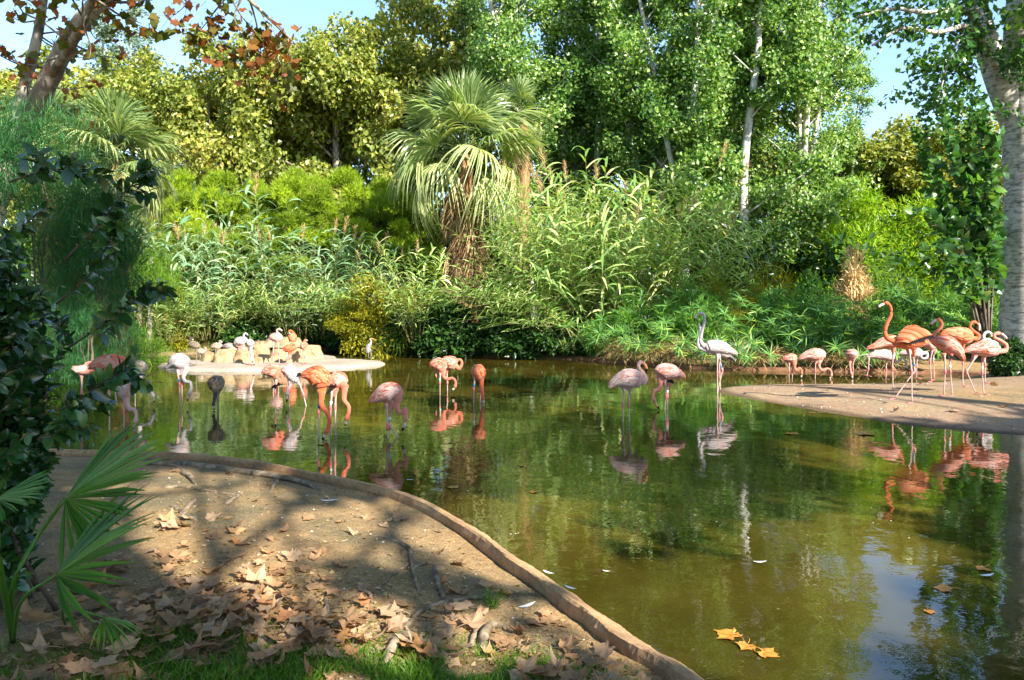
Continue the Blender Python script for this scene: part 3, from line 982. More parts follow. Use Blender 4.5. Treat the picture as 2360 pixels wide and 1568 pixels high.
bush(FEATH, at_ground(2180, 24.0), 2.2, (1.3, 1, .95), 'fresh green feathery bush behind the leafy shoots', 'feathery_bush')
bush(YGRASS, at_ground(1660, 23.2), .4, (1.1, 1, 1.1), 'tuft of yellowing tall grass at the foot of the reed thicket', 'tall_grass', 'grass tuft', 'yellowing tall grass')
bush(YGRASS, at_ground(1770, 23.8), 1.7, (1.1, 1, 1.2), 'tuft of yellowing tall grass around the foot of the clear poplar trunk', 'tall_grass', 'grass tuft', 'yellowing tall grass')
bush(STRAWB, at_ground(1968, 22.9), 1.1, (1.05, .85, 1.5), 'cone-shaped heap of dry creepers over a dead stump', 'dry_creeper_heap', 'creeper')
bush(FEATH, at_ground(1975, 22.6), 3.1, (.9, .7, .65), 'green skirt of creepers at the foot of the dry heap', 'feathery_bush')
BS = stems_mesh(149, 3.0, 5, 'bark_dark', .06, .3)
bush(ACAC, at_ground(1975, 28.0), .3, (1.0, 1, 1.0), 'bright yellow-green feathery acacia right of the poplars', 'acacia_tree', 'tree', stems=BS)
bush(ACAC, at_ground(2130, 29.0), 2.3, (1.0, 1, .95), 'bright feathery acacia partly behind the leafy shoots', 'acacia_tree', 'tree', stems=BS)
# left side
bush(FEATH, at_ground(250, 20.5), .5, (1.0, 1, 1.05), 'soft feathery shrub under the left palm trunk', 'feathery_bush')
bush(FEATH, at_ground(165, 15.0), 1.9, (1.15, 1, 1.15), 'mid green feathery shrub below the left palm, behind the glossy shrub', 'feathery_bush')
bush(FEATH, at_ground(60, 13.0), 3.0, (1.2, 1, 1.15), 'yellowish feathery shrub at the left picture edge behind the glossy shrub', 'feathery_bush')
bush(FEATH, at_ground(330, 27.0), 4.0, (1.3, 1, 1.3), 'light green feathery shrub behind the thin trunks', 'feathery_bush')
bush(YEL, at_ground(400, 25.2), 1.0, (.55, .6, .95), 'straw-yellow drooping bush above the thin trunks', 'yellow_bush')
bush(DARK, at_ground(180, 22.5), 1.0, (1.4, 1, 1.4), 'dark bush behind the left shore', 'dark_bush')
bush(FEATH, at_ground(120, 19), 2.2, (1.4, 1, 1.5), 'broad feathery shrub on the left shore under the palm', 'feathery_bush')

# understory far behind everything: reads as one mass
def hedge(name, x0, x1, y0, y1, h, n, mat, seed):
    global R
    R = np.random.default_rng(seed)
    xs = R.uniform(x0, x1, 150); ys = R.uniform(y0, y1, 150)
    blobs = np.column_stack([xs, ys, R.uniform(.2, h, 150), R.uniform(.7, 1.3, 150)])
    me = crown_mesh(name, blobs, n, .34, .22, M[mat])
    return tag(put(name, me), {150: 'dark mass of leaves farthest behind all the trees', 153: 'dark mass of leaves behind the reed thicket and poplars', 151: 'dark mass of leaves behind the right bank', 152: 'dark mass of leaves behind the left shore'}[seed], 'undergrowth', kind='stuff')


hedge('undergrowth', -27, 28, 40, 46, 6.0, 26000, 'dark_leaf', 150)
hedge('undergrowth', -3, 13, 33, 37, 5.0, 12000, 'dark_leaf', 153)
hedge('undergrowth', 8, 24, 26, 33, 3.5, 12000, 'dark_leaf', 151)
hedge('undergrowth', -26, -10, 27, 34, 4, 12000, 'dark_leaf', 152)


# ---- fan palms
def frond_mesh(seed, pet, rad, nseg, arc, droop, fold=.35, split=.5, mat='palm_leaf', fine=5, pr=.02, cup=.15, tint=(.5, .2), tipdroop=1.0):
    """one fan leaf: stalk along +Y from the origin, pleated fan at its end"""
    global R
    R = np.random.default_rng(seed)
    mb = MB()
    u = np.linspace(0, 1, 7)
    tube(mb, np.column_stack([0 * u, pet * u, .06 * pet * np.sin(u * 3)]), np.linspace(pr * 1.4, pr * .6, 7), 5, .5, 1)
    th = np.linspace(-arc, arc, nseg)
    dth = th[1] - th[0]
    s = np.array([.03, .28, split, .5 * (1 + split), .86, 1.0]) if fine > 4 else np.array([.03, split, .8, 1.0])
    for a in th:
        Ls = rad * (.62 + .38 * math.cos(a * .55)) * (.92 + .16 * R.random())
        ti = np.clip(tint[0] + tint[1] * R.standard_normal(), 0, 1)
        dr = droop * (.75 + .5 * R.random())
        wob = R.normal(0, .05)
        rows = []
        for k, q in enumerate(s):
            r = Ls * q
            hw = .5 * dth * min(q, split) * rad * .98
            if q > split:
                hw *= max(.02, 1 - ((q - split) / (1 - split)) ** 1.2)
            z = cup * r * math.cos(a) - dr * rad * q ** 2.0 - tipdroop * dr * rad * max(0, q - split) ** 1.5
            rr = r * (1 - .22 * dr * q * q)
            aa = a + wob * q
            cx, cy = math.sin(aa) * rr, pet + math.cos(aa) * rr
            tx, ty = math.cos(aa) * hw, -math.sin(aa) * hw
            pz = hw * fold * (1 if q <= split else 1.0)
            rows += [(cx - tx, cy - ty, z + pz), (cx, cy, z - pz), (cx + tx, cy + ty, z + pz)]
        q4 = []
        for k in range(len(s) - 1):
            b = 3 * k
            q4 += [(b, b + 1, b + 4, b + 3), (b + 1, b + 2, b + 5, b + 4)]
        mb.add(rows, q4, None, ti)
    return mb.mesh('fan_frond', [M[mat], M['stem_green']], False)


FR_UP = [frond_mesh(161, .95, 1.25, 32, 1.9, .12, mat='palm_leaf', tint=(.42, .15), split=.55), frond_mesh(162, 1.0, 1.3, 32, 1.9, .3, tint=(.45, .15), split=.55)]
FR_MID = [frond_mesh(163, 1.2, 1.4, 32, 1.7, .26, tint=(.55, .18), split=.58, tipdroop=2.2), frond_mesh(164, 1.3, 1.45, 32, 1.6, .36, tint=(.62, .18), split=.58, tipdroop=2.0)]
FR_OLD = [frond_mesh(165, 1.25, 1.45, 28, 1.2, .8, tint=(.78, .15)), frond_mesh(166, 1.15, 1.4, 28, 1.0, .65, tint=(.88, .12))]
FR_DEAD = [frond_mesh(167, .35, 1.35, 22, .62, .18, mat='dead_frond', tint=(.45, .25), fold=.6), frond_mesh(168, .4, 1.25, 20, .5, .12, mat='dead_frond', tint=(.6, .25), fold=.6)]


def place_frond(o, me, base, az, el, roll, sc, name='frond'):
    f = put(name, me, o, base)
    f.rotation_euler = (Matrix.Rotation(az, 4, 'Z') @ Matrix.Rotation(el, 4, 'X') @ Matrix.Rotation(roll, 4, 'Y')).to_euler()
    f.scale = (sc, sc, sc)
    return f


def fan_palm(loc, hub, label, n, sc, seed, tr=.22, skirt=.55, ndead=26, dead_from=.15, name='fan_palm'):
    global R
    R = np.random.default_rng(seed)
    o = tag(empty(name, loc), label, 'palm tree')
    hang = .0
    mb = MB()
    k = 40
    u = np.linspace(0, 1, k)
    r = tr * (1.35 - .45 * u) * (1 + .07 * np.sin(u * 90)) * (1 + skirt * np.exp(-((u - .35) / .25) ** 2))
    r = r * np.clip((1.02 - u) / .10, .15, 1)
    tube(mb, np.column_stack([.1 * np.sin(u * 2), 0 * u, (hub - .25) * u]), r, 16, .5, 0, True, .05)
    mb2 = mb.obj('trunk', M['palm_skirt'], o)
    for i in range(ndead):
        h = hub * (dead_from + (.93 - dead_from) * R.random())
        az = R.random() * 6.28
        place_frond(o, FR_DEAD[i % 2], (-math.sin(az) * tr * .8, math.cos(az) * tr * .8, h), az, -1.38 - .12 * R.random(), R.normal(0, .2), sc * (.75 + .4 * R.random()), 'dead_frond')
    for i in range(n):
        t = i / (n - 1)
        az = i * 2.39996 + R.normal(0, .12)
        el = 1.5 - (2.1 if n < 40 else 2.4) * t ** 1.05 + R.normal(0, .08)
        me = FR_UP if t < .38 else (FR_MID if t < .75 else FR_OLD)
        place_frond(o, me[i % 2], (0, 0, hub - .35 * t), az, el, R.normal(0, .25), sc * (.9 + .2 * R.random()))
    return o


x, y, z = at_ground(1068, 24.0)
fan_palm((x, y, z), P(1068, 335, 24)[2] - z, 'large fan palm with a brown skirt of dead fronds, middle of the far bank', 34, 1.12, 171, .24, .35, 90, .08)
x, y, z = at_ground(1200, 27.5)
fan_palm((x, y, z), P(1200, 240, 27.5)[2] - z, 'second fan palm with a shaggy thin trunk, half hidden behind the big one', 8, .5, 172, .2, .2, 34, .5)
x, y, z = at_ground(255, 15.5)
fan_palm((x, y, z), P(262, 340, 15.5)[2] - z, 'fan palm with an orange-brown trunk on the left shore', 42, .60, 173, .2, .25, 30, .4)
x, y, z = at_ground(120, 17.5)
fan_palm((x, y, z), P(150, 300, 17.5)[2] - z, 'smaller fan palm half hidden behind the dark tamarisk on the left', 24, .55, 174, .17, .2, 6, .6)

# dark tree fern like plant right of the heron
FERN = frond_mesh(175, .4, 1.0, 16, 1.5, .3, mat='dark_leaf', tint=(.7, .2), split=.25)
o = tag(empty('philodendron', (-3.2, 23.9, .25)), 'dark glossy plant with lobed leaves at the water edge right of the heron', 'plant')
for i in range(22):
    place_frond(o, FERN, (R.normal(0, .15), R.normal(0, .1), .1), i * 2.4, .1 + .9 * R.random(), 0, .7 + .4 * R.random(), 'leaf')

# ---- umbrella sedges along the right far bank
def sedge_mesh(seed, h, nr, L):
    global R
    R = np.random.default_rng(seed)
    mb = MB()
    u = np.linspace(0, 1, 5)
    lean = R.normal(0, .12, 2)
    path = np.column_stack([lean[0] * h * u ** 2, lean[1] * h * u ** 2, h * u])
    tube(mb, path, .006, 3, .4, 0, False)
    az = np.arange(nr) / nr * 6.283 + R.normal(0, .15, nr)
    d = np.column_stack([np.cos(az), np.sin(az), .25 + .35 * R.random(nr)])
    blades(mb, np.repeat(path[-1:], nr, 0), d, L * (.75 + .5 * R.random(nr)), .03, np.clip(.5 + .25 * R.standard_normal(nr), 0, 1), .55, 3)
    return mb.mesh('sedge_stalk', M['sedge_leaf'], False)


SEDGE = [sedge_mesh(181 + i, (.75, .95, 1.15, .6)[i], 15, .34) for i in range(4)]
DEADS = bush_mesh(186, .35, .3, 260, .4, .014, 'straw', True, 1.4, 8)
SG = 'umbrella sedges along the far kerb'
bank = spline(np.array([(1.9, 22.3), (3.4, 20.75), (4.6, 19.75), (6.4, 19.1), (8.2, 18.7), (9.8, 18.3)]), 100)
R = np.random.default_rng(187)
for row in range(3):
    for i in range(17 if row < 2 else 16):
        q = bank[min(99, int((i + .5 * (row % 2)) * 99 / 16.5))]
        x = q[0] + .55 * row + R.normal(0, .1); y = q[1] - .12 + .8 * row + R.normal(0, .1)
        z = ground_z(x, y) if row else .12
        o = tag(empty('umbrella_sedge', (x, y, z), R.random() * 6.28), ('umbrella sedge with spoke-like leaves and dead straw, rooted right at the far kerb', 'umbrella sedge with spoke-like leaves in the row just behind the kerb plants', 'umbrella sedge with spoke-like leaves in the tall back row below the grassy bushes')[row], 'sedge', SG)
        for k in range(13):
            a = R.random() * 6.28; t = (.5 if row else .85) * math.sqrt(R.random())
            s = put('stalk', SEDGE[int(R.integers(4))], o, (.2 * t * math.cos(a), .2 * t * math.sin(a), 0))
            s.rotation_euler = (Matrix.Rotation(a, 4, 'Z') @ Matrix.Rotation(t * 1.3, 4, 'Y') @ Matrix.Rotation(R.random() * 6, 4, 'Z')).to_euler()
            s.scale = (1, 1, (.75 + .4 * R.random()) * (1 + .22 * row))
        if row == 0 and i > 1:
            ca, sa = math.cos(-o.rotation_euler[2]), math.sin(-o.rotation_euler[2]); dd = put('dead_leaves', DEADS, o, (.22 * sa, -.22 * ca, .16)); dd.rotation_euler = (0, 0, -o.rotation_euler[2]); dd.scale = (1.1 + .5 * R.random(), .8, .55 + .5 * R.random())
            dd['kind'] = 'stuff'

# grass on the left shore
mb = MB()
n = 5000
gxx = R.uniform(-16, -8.5, n); gyy = R.uniform(21.5, 27.5, n)
sdv = poly_sd(gxx, gyy, POND); ok = sdv > .1
gxx, gyy = gxx[ok], gyy[ok]
c = np.column_stack([gxx, gyy, land(gxx, gyy)])
d = np.column_stack([.4 * R.standard_normal((len(c), 2)), np.ones(len(c))])
blades(mb, c, d, .22, .02, R.random(len(c)), .6, 2)
g = mb.obj('shore_grass', M['grass'])
tag(g, 'short grass on the sunlit left shore', 'grass', kind='stuff')

# two thin trunks at the left shore
THIN = MB()
limb(THIN, (0, 0, -.1), (.12, 0, 3.4), .085, .06, 0, 10, .02, 9)
thin_me = THIN.mesh('thin_trunk', M['bark_plane'])
thin_c = bush_mesh(188, 1.1, 1.3, 6000, .2, .016, 'feather_green', True, 1.0)
for px, d, lab in ((318, 24.3, 'left one of two thin pale trunks at the left shore with drooping leaves'), (340, 23.9, 'right one of two thin pale trunks at the left shore with drooping leaves')):
    o = tag(empty('slender_tree', at_ground(px, d)), lab, 'tree', 'two thin trunks at the left shore')
    put('trunk', thin_me, o)
    c = put('crown', thin_c, o, (0.1, 0, 2.3)); c['kind'] = 'stuff'

# agave by the thin trunks
o = tag(empty('agave', W(285, 800, 24.6)), 'spiky agave rosette between the grey boulder and the thin trunks', 'plant')
AG = MB(); blades(AG, np.zeros((1, 3)), np.array([[1., 0, 1.1]]), .8, .09, .6, .35, 4); ag = AG.mesh('agave_leaf', M['bluereed_leaf'])
for i in range(16):
    put('leaf', ag, o, (0, 0, 0), (0, -.5 + .9 * R.random(), i * 2.4))

# ------------------------------------------------------------------ lobed plane leaves (fallen, floating, hanging)
def lobed_outline():
    """(angle, radius) round the leaf, stalk at -90 degrees"""
    tips = [(-38, .62), (22, .86), (90, 1.0), (158, .86), (218, .62)]
    pts = []
    for i, (a, r) in enumerate(tips):
        pts += [(a - 15, r * .76), (a - 7, r * .80), (a, r), (a + 7, r * .80), (a + 15, r * .76)]
        if i < 4:
            b = tips[i + 1][0]
            pts.append(((a + b) / 2, .60 + .05 * (i % 2)))
    pts.append((270, .16))
    return np.array(pts)


OUT = lobed_outline()


def lobed_leaf(seed, curl, stalk=True, name='lobed_leaf', mat='dry_leaf', thick=False):
    rg = np.random.default_rng(seed)
    a = np.radians(OUT[:, 0] + rg.normal(0, 2.5, len(OUT))); r = OUT[:, 1] * (1 + .06 * rg.standard_normal(len(OUT)))
    rim = np.column_stack([r * np.cos(a), r * np.sin(a)]) * .5
    mid = rim * .55
    xy = np.vstack([[(0, -.02)], mid, rim])
    x, y = xy[:, 0], xy[:, 1]
    rr = np.hypot(x, y)
    ax = rg.random() * 6.28
    s = x * math.cos(ax) + y * math.sin(ax); t = -x * math.sin(ax) + y * math.cos(ax)
    curl = curl * .40
    z = curl * (1.5 * rr ** 2 * (.5 + .6 * np.sin(2 * np.arctan2(y, x) + rg.random() * 6)) + .9 * s * np.abs(s) + .8 * t ** 2)
    z += curl * .12 * np.sin(np.arctan2(y, x) * 5 + rg.random() * 6) * rr * 2
    k = len(OUT)
    tri = [(0, 1 + i, 1 + (i + 1) % k) for i in range(k)]
    q = [(1 + i, 1 + k + i, 1 + k + (i + 1) % k, 1 + (i + 1) % k) for i in range(k)]
    V = np.column_stack([x, y, z])
    V[:, 2] -= np.percentile(V[:, 2], 12)
    mb = MB().add(V, q, tri, np.clip(.3 + 1.2 * rr + .1 * rg.standard_normal(len(V)), 0, 1))
    if stalk:
        u = np.linspace(0, 1, 5)
        tube(mb, np.column_stack([.10 * rg.normal() * u ** 2, -.06 - .42 * u, V[0, 2] + .05 + .05 * np.sin(u * 3)]), .011, 4, .1, 0)
    return mb


def dry_mat(name, per_obj=True):
    m, nt, out = new_mat(name)
    v = coords(nt)
    if per_obj:
        oi = nt.nodes.new('ShaderNodeObjectInfo'); f = oi.outputs['Random']
    else:
        f = tint_attr(nt)
    col = ramp(nt, f, [(0, (.12, .06, .022)), (.18, (.25, .13, .05)), (.42, (.42, .235, .10)), (.55, (.33, .235, .15)), (.74, (.48, .33, .19)), (.87, (.52, .24, .07)), (1, (.32, .12, .035))])
    n = noise(nt, 6, 5, .65, v)
    col = mixc(nt, .35, col, ramp(nt, n, [(.3, (.14, .085, .045)), (.7, (.44, .31, .20))]))
    p = princ(nt, None, col, .6, .3, bump(nt, n, .4, .02))
    tr = nt.nodes.new('ShaderNodeBsdfTranslucent')
    nt.links.new(mixc(nt, 1.0, col, (1.3, .95, .5), 'MULTIPLY'), tr.inputs['Color'])
    mx = nt.nodes.new('ShaderNodeMixShader'); mx.inputs[0].default_value = .25
    nt.links.new(p.outputs[0], mx.inputs[1]); nt.links.new(tr.outputs[0], mx.inputs[2]); nt.links.new(mx.outputs[0], out.inputs['Surface'])
    return m


M['dry_leaf'] = dry_mat('dry_leaf')
M['dry_leaf_mass'] = dry_mat('dry_leaf_mass', False)
DRY = [lobed_leaf(200 + i, (.7, 1.3, .5, 1.8, 1.0, .8, 2.2, .45)[i]).mesh('dry_leaf', M['dry_leaf'], True) for i in range(8)]
HANG = [lobed_leaf(220 + i, .35).mesh('hanging_leaf', M['autumn_leaf'], True) for i in range(3)]

# leaves drifted together on the near bank: picture places -> ground, densest in the left pile and by the kerb
def to_ground(px, py):
    d = F * (H - .12) / (py - 700.0)
    for _ in range(6):
        x = (px - 1180) / F * d
        zz = float(land(np.array([x]), np.array([d]))[0])
        d = F * (H - max(zz, 0)) / (py - 700.0)
    return np.array([(px - 1180) / F * d, d, max(zz, 0)])


R = np.random.default_rng(230)
PILES = [  # centre (metres on the ground), spread, how many
    ((-1.62, 3.75), (.28, .30), 60), ((-1.55, 4.1), (.28, .28), 35), ((-1.15, 3.55), (.28, .20), 70), ((-1.0, 3.32), (.36, .12), 58), ((-1.75, 3.2), (.32, .2), 55),
    ((-1.65, 2.85), (.3, .16), 26), ((-1.05, 2.70), (.36, .06), 10), ((-.5, 3.35), (.25, .12), 22), ((-.45, 2.75), (.25, .10), 7),
    ((.22, 3.15), (.20, .22), 60), ((.36, 2.80), (.2, .14), 48), ((-.05, 3.55), (.2, .15), 16), ((.02, 3.9), (.25, .4), 10),
    ((-.8, 4.2), (.6, .5), 14), ((-.6, 5.6), (.5, .7), 14), ((-2.2, 4.7), (.5, .5), 40), ((-1.9, 5.6), (.8, .8), 12), ((-1.9, 7.0), (.7, .25), 12), ((-.9, 5.9), (.3, .5), 6)]
spots = []
for (cx, cy), (sx, sy), n in PILES:
    for _ in range(n):
        spots.append((R.normal(cx, sx), R.normal(cy, sy)))
spots = np.array(spots)
sdv = poly_sd(spots[:, 0], spots[:, 1], POND)
keep = sdv > .24
spots = spots[keep]
vis = (spots[:, 1] > 2.55) & (np.abs(spots[:, 0]) < .72 * spots[:, 1])
order = np.argsort(~vis * 100 + spots[:, 1])
spots = spots[order]
zz = land(spots[:, 0], spots[:, 1])
cnt = {}
LEAF_L = {'drift': 'dry brown plane leaf lying in the broad drift of leaves at the lower left', 'kerb': 'dry brown plane leaf lying in the small drift beside the kerb at the bottom',
          'soil': 'single dry plane leaf scattered on the bare soil of the near bank'}


def leaf_place(x, y):
    if x > -.15 and y < 3.75: return 'kerb'
    return 'drift' if y < 4.5 else 'soil'


mass = MB()
for i, ((x, y), z0) in enumerate(zip(spots, zz)):
    key = (int(math.floor(x / .16)), int(math.floor(y / .16)))
    lv = cnt.get(key, 0); cnt[key] = lv + 1
    z = z0 + .008 + .013 * min(lv, 5)
    s = .15 * (.6 + .65 * R.random())
    rot = (R.normal(0, .19), R.normal(0, .19), R.random() * 6.28)
    if i < 296:
        o = put('fallen_leaf', DRY[int(R.integers(8))], None, (x, y, z), rot, (s * (.8 + .4 * R.random()), s * (.8 + .35 * R.random()), s * (.35 + .8 * R.random())))
        tag(o, LEAF_L[leaf_place(x, y)], 'leaf', 'fallen plane leaves: ' + leaf_place(x, y))
    else:
        mb = lobed_leaf(1000 + i, .4 + 1.4 * R.random(), False)
        Vv = np.concatenate(mb.v) * s
        from mathutils import Euler
        Rm = np.array(Euler(rot).to_matrix())
        mass.add(Vv @ Rm.T + np.array([x, y, z]), np.concatenate(mb.q), np.concatenate(mb.t), R.random())
if mass.n:
    tag(mass.obj('leaf_litter', M['dry_leaf_mass']), 'more dry leaves lying farther back on the bank', 'leaves', kind='stuff')


def own_leaf(px, py, size, rot, label, k, on_water=False, lift=.03, col=None):
    if on_water:
        d = F * H / (py - 700.0); p = np.array([(px - 1180) / F * d, d, .004])
    else:
        p = to_ground(px, py); p[2] += lift
    o = put('fallen_leaf' if not on_water else 'floating_leaf', (FLOAT if on_water else DRY)[k], None, p, rot, size)
    return tag(o, label, 'leaf')


m, nt, out = new_mat('wet_leaf')
c = ramp(nt, noise(nt, 5, 4, .6, coords(nt)), [(.3, (.20, .075, .015)), (.5, (.42, .17, .025)), (.7, (.55, .28, .06))])
princ(nt, out, c, .35, .5)
M['wet_leaf'] = m
FLOAT = [lobed_leaf(240 + i, .45).mesh('floating_leaf', m, True) for i in range(3)]
own_leaf(92, 1482, .24, (.5, .2, 2.9), 'large brown leaf curled up at the bottom left corner in the moss', 0, lift=.10)
own_leaf(905, 1425, .19, (.1, -.1, 1.2), 'big flat tan leaf lying in front of the long root on bare soil', 2)
own_leaf(1085, 1452, .18, (.15, .2, -.6), 'broad reddish tan leaf beside the thick root stump in the grass', 4)
own_leaf(835, 1492, .13, (.4, .3, 2.0), 'single tan leaf standing arched on the grass right of the leaf pile', 3)
own_leaf(1685, 1468, .20, (0, 0, .7), 'largest of the orange leaves floating on the water near the kerb', 0, True)
own_leaf(1722, 1490, .14, (0, 0, 2.4), 'middle orange leaf of the three floating near the kerb', 1, True)
own_leaf(1762, 1506, .15, (0, 0, 4.0), 'small pointed orange leaf floating at the right of the three near the kerb', 2, True)
own_leaf(2180, 1360, .16, (0, 0, 1.0), 'orange leaf floating on the reflected blue sky', 1, True)
own_leaf(2268, 1312, .14, (0, 0, 2.0), 'brownish leaf floating near the reflection of the big trunk', 2, True)
own_leaf(2140, 1410, .09, (0, 0, 3.0), 'tiny brown leaf floating at the lower edge of the sky reflection', 0, True)
own_leaf(1045, 1125, .16, (0, 0, .4), 'orange leaf floating just right of the feeding pink flamingo', 1, True)
own_leaf(1232, 1135, .12, (0, 0, 1.4), 'small orange leaf floating alone in the middle of the pond', 0, True)
own_leaf(1205, 1075, .10, (0, 0, 1.4), 'faint orange leaf floating behind the middle of the pond', 2, True)
own_leaf(1825, 1001, .26, (0, 0, .2), 'pale leaf floating near the low point of land', 1, True)
own_leaf(1995, 1001, .34, (0, 0, 2.2), 'tan leaf floating beside the low point of land under the tall orange bird', 2, True)
own_leaf(742, 1025, .14, (0, 0, 2.2), 'thin orange leaf floating between the two feeding flamingos', 2, True)

# white feathers and flakes
m = plain('feather_white', (.75, .74, .72), .6)
M['down'] = m


def feather(loc, L, rz, label, curl=.3):
    n = 7; u = np.linspace(0, 1, n)
    w = .13 * L * np.sin(np.pi * np.clip(u * .9 + .08, 0, 1))
    x = (u - .5) * L; z = .004 + curl * L * (u - .5) ** 2
    V = np.concatenate([np.column_stack([x, -w, z + .1 * w]), np.column_stack([x, 0 * w, z]), np.column_stack([x, w, z + .1 * w])])
    i = np.arange(n - 1)
    q = np.concatenate([np.column_stack([i, i + 1, i + n + 1, i + n]), np.column_stack([i + n, i + n + 1, i + 2 * n + 1, i + 2 * n])])
    return tag(MB().add(V, q).obj('feather', M['down'], loc=loc, rot=(0, 0, rz)), label, 'feather')


def on_water(px, py, z=.003):
    d = F * (H - z) / (py - 700.0); return ((px - 1180) / F * d, d, z)


feather(on_water(1752, 1297), .09, .1, 'white curved feather floating on the brown water in the lower right')
feather(on_water(2275, 1328), .11, .3, 'whitish feather floating on the dark tree reflection beside two leaves')
feather(on_water(1398, 1318), .05, -.4, 'small white feather floating close to the middle of the kerb')
feather(on_water(945, 1107), .07, .2, 'white feather floating in front of the reflection of the feeding pink flamingo')
feather(on_water(1265, 1322, .105), .08, -.7, 'white feather lying on the kerb, upper one of two')
feather(on_water(1315, 1357, .105), .08, -.7, 'white feather lying on the kerb, lower one of two')
feather(tuple(to_ground(1215, 1398)), .12, .7, 'white feather lying in the leaves near the kerb')
feather(tuple(to_ground(1160, 1400) + np.array([-.2, -.1, .01])), .09, 1.7, 'grey-white feather lying by the leaning root at the grass edge')
feather(tuple(to_ground(760, 1155)), .14, .3, 'whitish feather lying in the shade on the bare soil of the bank')
R = np.random.default_rng(250)
mb = MB()
n = 420
px = R.uniform(900, 2340, n); py = np.concatenate([R.uniform(822, 905, 250), R.uniform(905, 1250, 170)])
d = F * H / (py - 700); xx = (px - 1180) / F * d
ok = poly_sd(xx, d, POND) < -.1
xx, d = xx[ok], d[ok]
sz = (.002 + .0045 * R.random(len(xx)) ** 2)
k6 = np.arange(6) * math.pi / 3
V = np.stack([np.column_stack([xx + sz * math.cos(a) * 1.3, d + sz * math.sin(a), .003 + 0 * xx + .35 * sz * (i % 2)]) for i, a in enumerate(k6)], 1).reshape(-1, 3)
b = np.arange(len(xx))[:, None] * 6
mb.add(V, np.concatenate([b + np.array([[0, 1, 2, 3]]), b + np.array([[0, 3, 4, 5]])]), None)
tag(mb.obj('floating_flakes', M['down'], smooth=False), 'tiny white flakes floating on the pond', 'flakes', kind='stuff')
# bits of wood, straw and droppings on the bank
mb = MB()
n = 900
px = R.uniform(250, 1500, n); py = R.uniform(1090, 1560, n)
dd = F * (H - .15) / (py - 700); xx = (px - 1180) / F * dd
ok = (poly_sd(xx, dd, POND) > .22)
xx, dd = xx[ok], dd[ok]
c = np.column_stack([xx, dd, land(xx, dd) + .004])
az = R.random(len(c)) * 6.28
blades(mb, c, np.column_stack([np.cos(az), np.sin(az), .12 * R.random(len(c))]), .02 + .05 * R.random(len(c)), .005, R.random(len(c)), .1, 2)
n = 1500
cx_ = np.concatenate([R.normal(-1.2, .5, n), R.normal(.2, .25, n // 2), R.uniform(-2.6, .3, n // 3)]); cy_ = np.concatenate([R.normal(3.5, .5, n), R.normal(3.1, .35, n // 2), R.uniform(3.5, 7.3, n // 3)])
ok = (poly_sd(cx_, cy_, POND) > .22) & (cy_ > 2.4)
cx_, cy_ = cx_[ok], cy_[ok]
c = np.column_stack([cx_, cy_, land(cx_, cy_) + .006])
az = R.random(len(c)) * 6.28
leaves(mb, c, np.column_stack([np.cos(az), np.sin(az), .25 * R.random(len(c))]), np.array([0, 0, 1.0]) + .3 * R.standard_normal((len(c), 3)), .015 + .03 * R.random(len(c)), .012 + .02 * R.random(len(c)), R.random(len(c)) * .8)
tag(mb.obj('soil_litter', M['straw']), 'small bits of straw and wood on the bare soil', 'litter', kind='stuff')

def pebbles(name, x, y, z, size, mat, label):
    V = []; T = []
    oct_ = np.array([(1, 0, 0), (0, 1, 0), (-1, 0, 0), (0, -1, 0), (0, 0, .6), (0, 0, -.4)])
    f = np.array([(0, 1, 4), (1, 2, 4), (2, 3, 4), (3, 0, 4), (1, 0, 5), (2, 1, 5), (3, 2, 5), (0, 3, 5)])
    n = len(x); sc_ = size[:, None, None] * (.7 + .6 * R.random((n, 6, 1)))
    V = oct_[None] * sc_ + np.column_stack([x, y, z])[:, None]
    mb = MB().add(V.reshape(-1, 3), None, (np.arange(n)[:, None, None] * 6 + f[None]).reshape(-1, 3), np.repeat(R.random(n), 6))
    return tag(mb.obj(name, mat), label, 'pebbles', kind='stuff')


x_ = R.uniform(-3.5, .8, 900); y_ = R.uniform(2.6, 7.9, 900); ok = poly_sd(x_, y_, POND) > .22; x_, y_ = x_[ok], y_[ok]
m, nt, out = new_mat('pebble')
princ(nt, out, ramp(nt, tint_attr(nt), [(0, (.10, .08, .055)), (.6, (.30, .24, .17)), (.85, (.45, .40, .33)), (1, (.66, .64, .60))]), .8, .2)
M['pebble'] = m
pebbles('pebbles', x_, y_, land(x_, y_) + .001, .004 + .008 * R.random(len(x_)) ** 2, m, 'small pebbles and white crumbs on the bare soil of the near bank')
x_ = R.uniform(4, 10, 700); y_ = R.uniform(9.4, 16, 700); ok = poly_sd(x_, y_, POND) > .12; x_, y_ = x_[ok], y_[ok]
pebbles('pebbles', x_, y_, land(x_, y_) + .001, .007 + .016 * R.random(len(x_)) ** 2, m, 'pebbles, droppings and crumbs on the low point of land')
for (px, py, s_, k_, lab) in ((2380 - 62, 940, .2, 1, 'dry leaf on the sand below the rightmost flamingo'), (2120, 888, .18, 3, 'dry leaf on the sand between the legs of the right-hand flamingos'), (2065, 950, .16, 6, 'small dry leaf standing on the sand edge below the tallest flamingo'),
                              (2205, 950, .22, 0, 'dark dry leaf at the right on the shaded sand'), (1905, 900, .15, 2, 'dry leaf lying alone on the low point of land'), (2290, 890, .2, 5, 'dry leaf near the small shrub at the right edge')):
    q = to_ground(px, py); q[2] += .02
    tag(put('fallen_leaf', DRY[k_], None, q, (R.normal(0, .3), R.normal(0, .3), R.random() * 6), s_), lab, 'leaf')

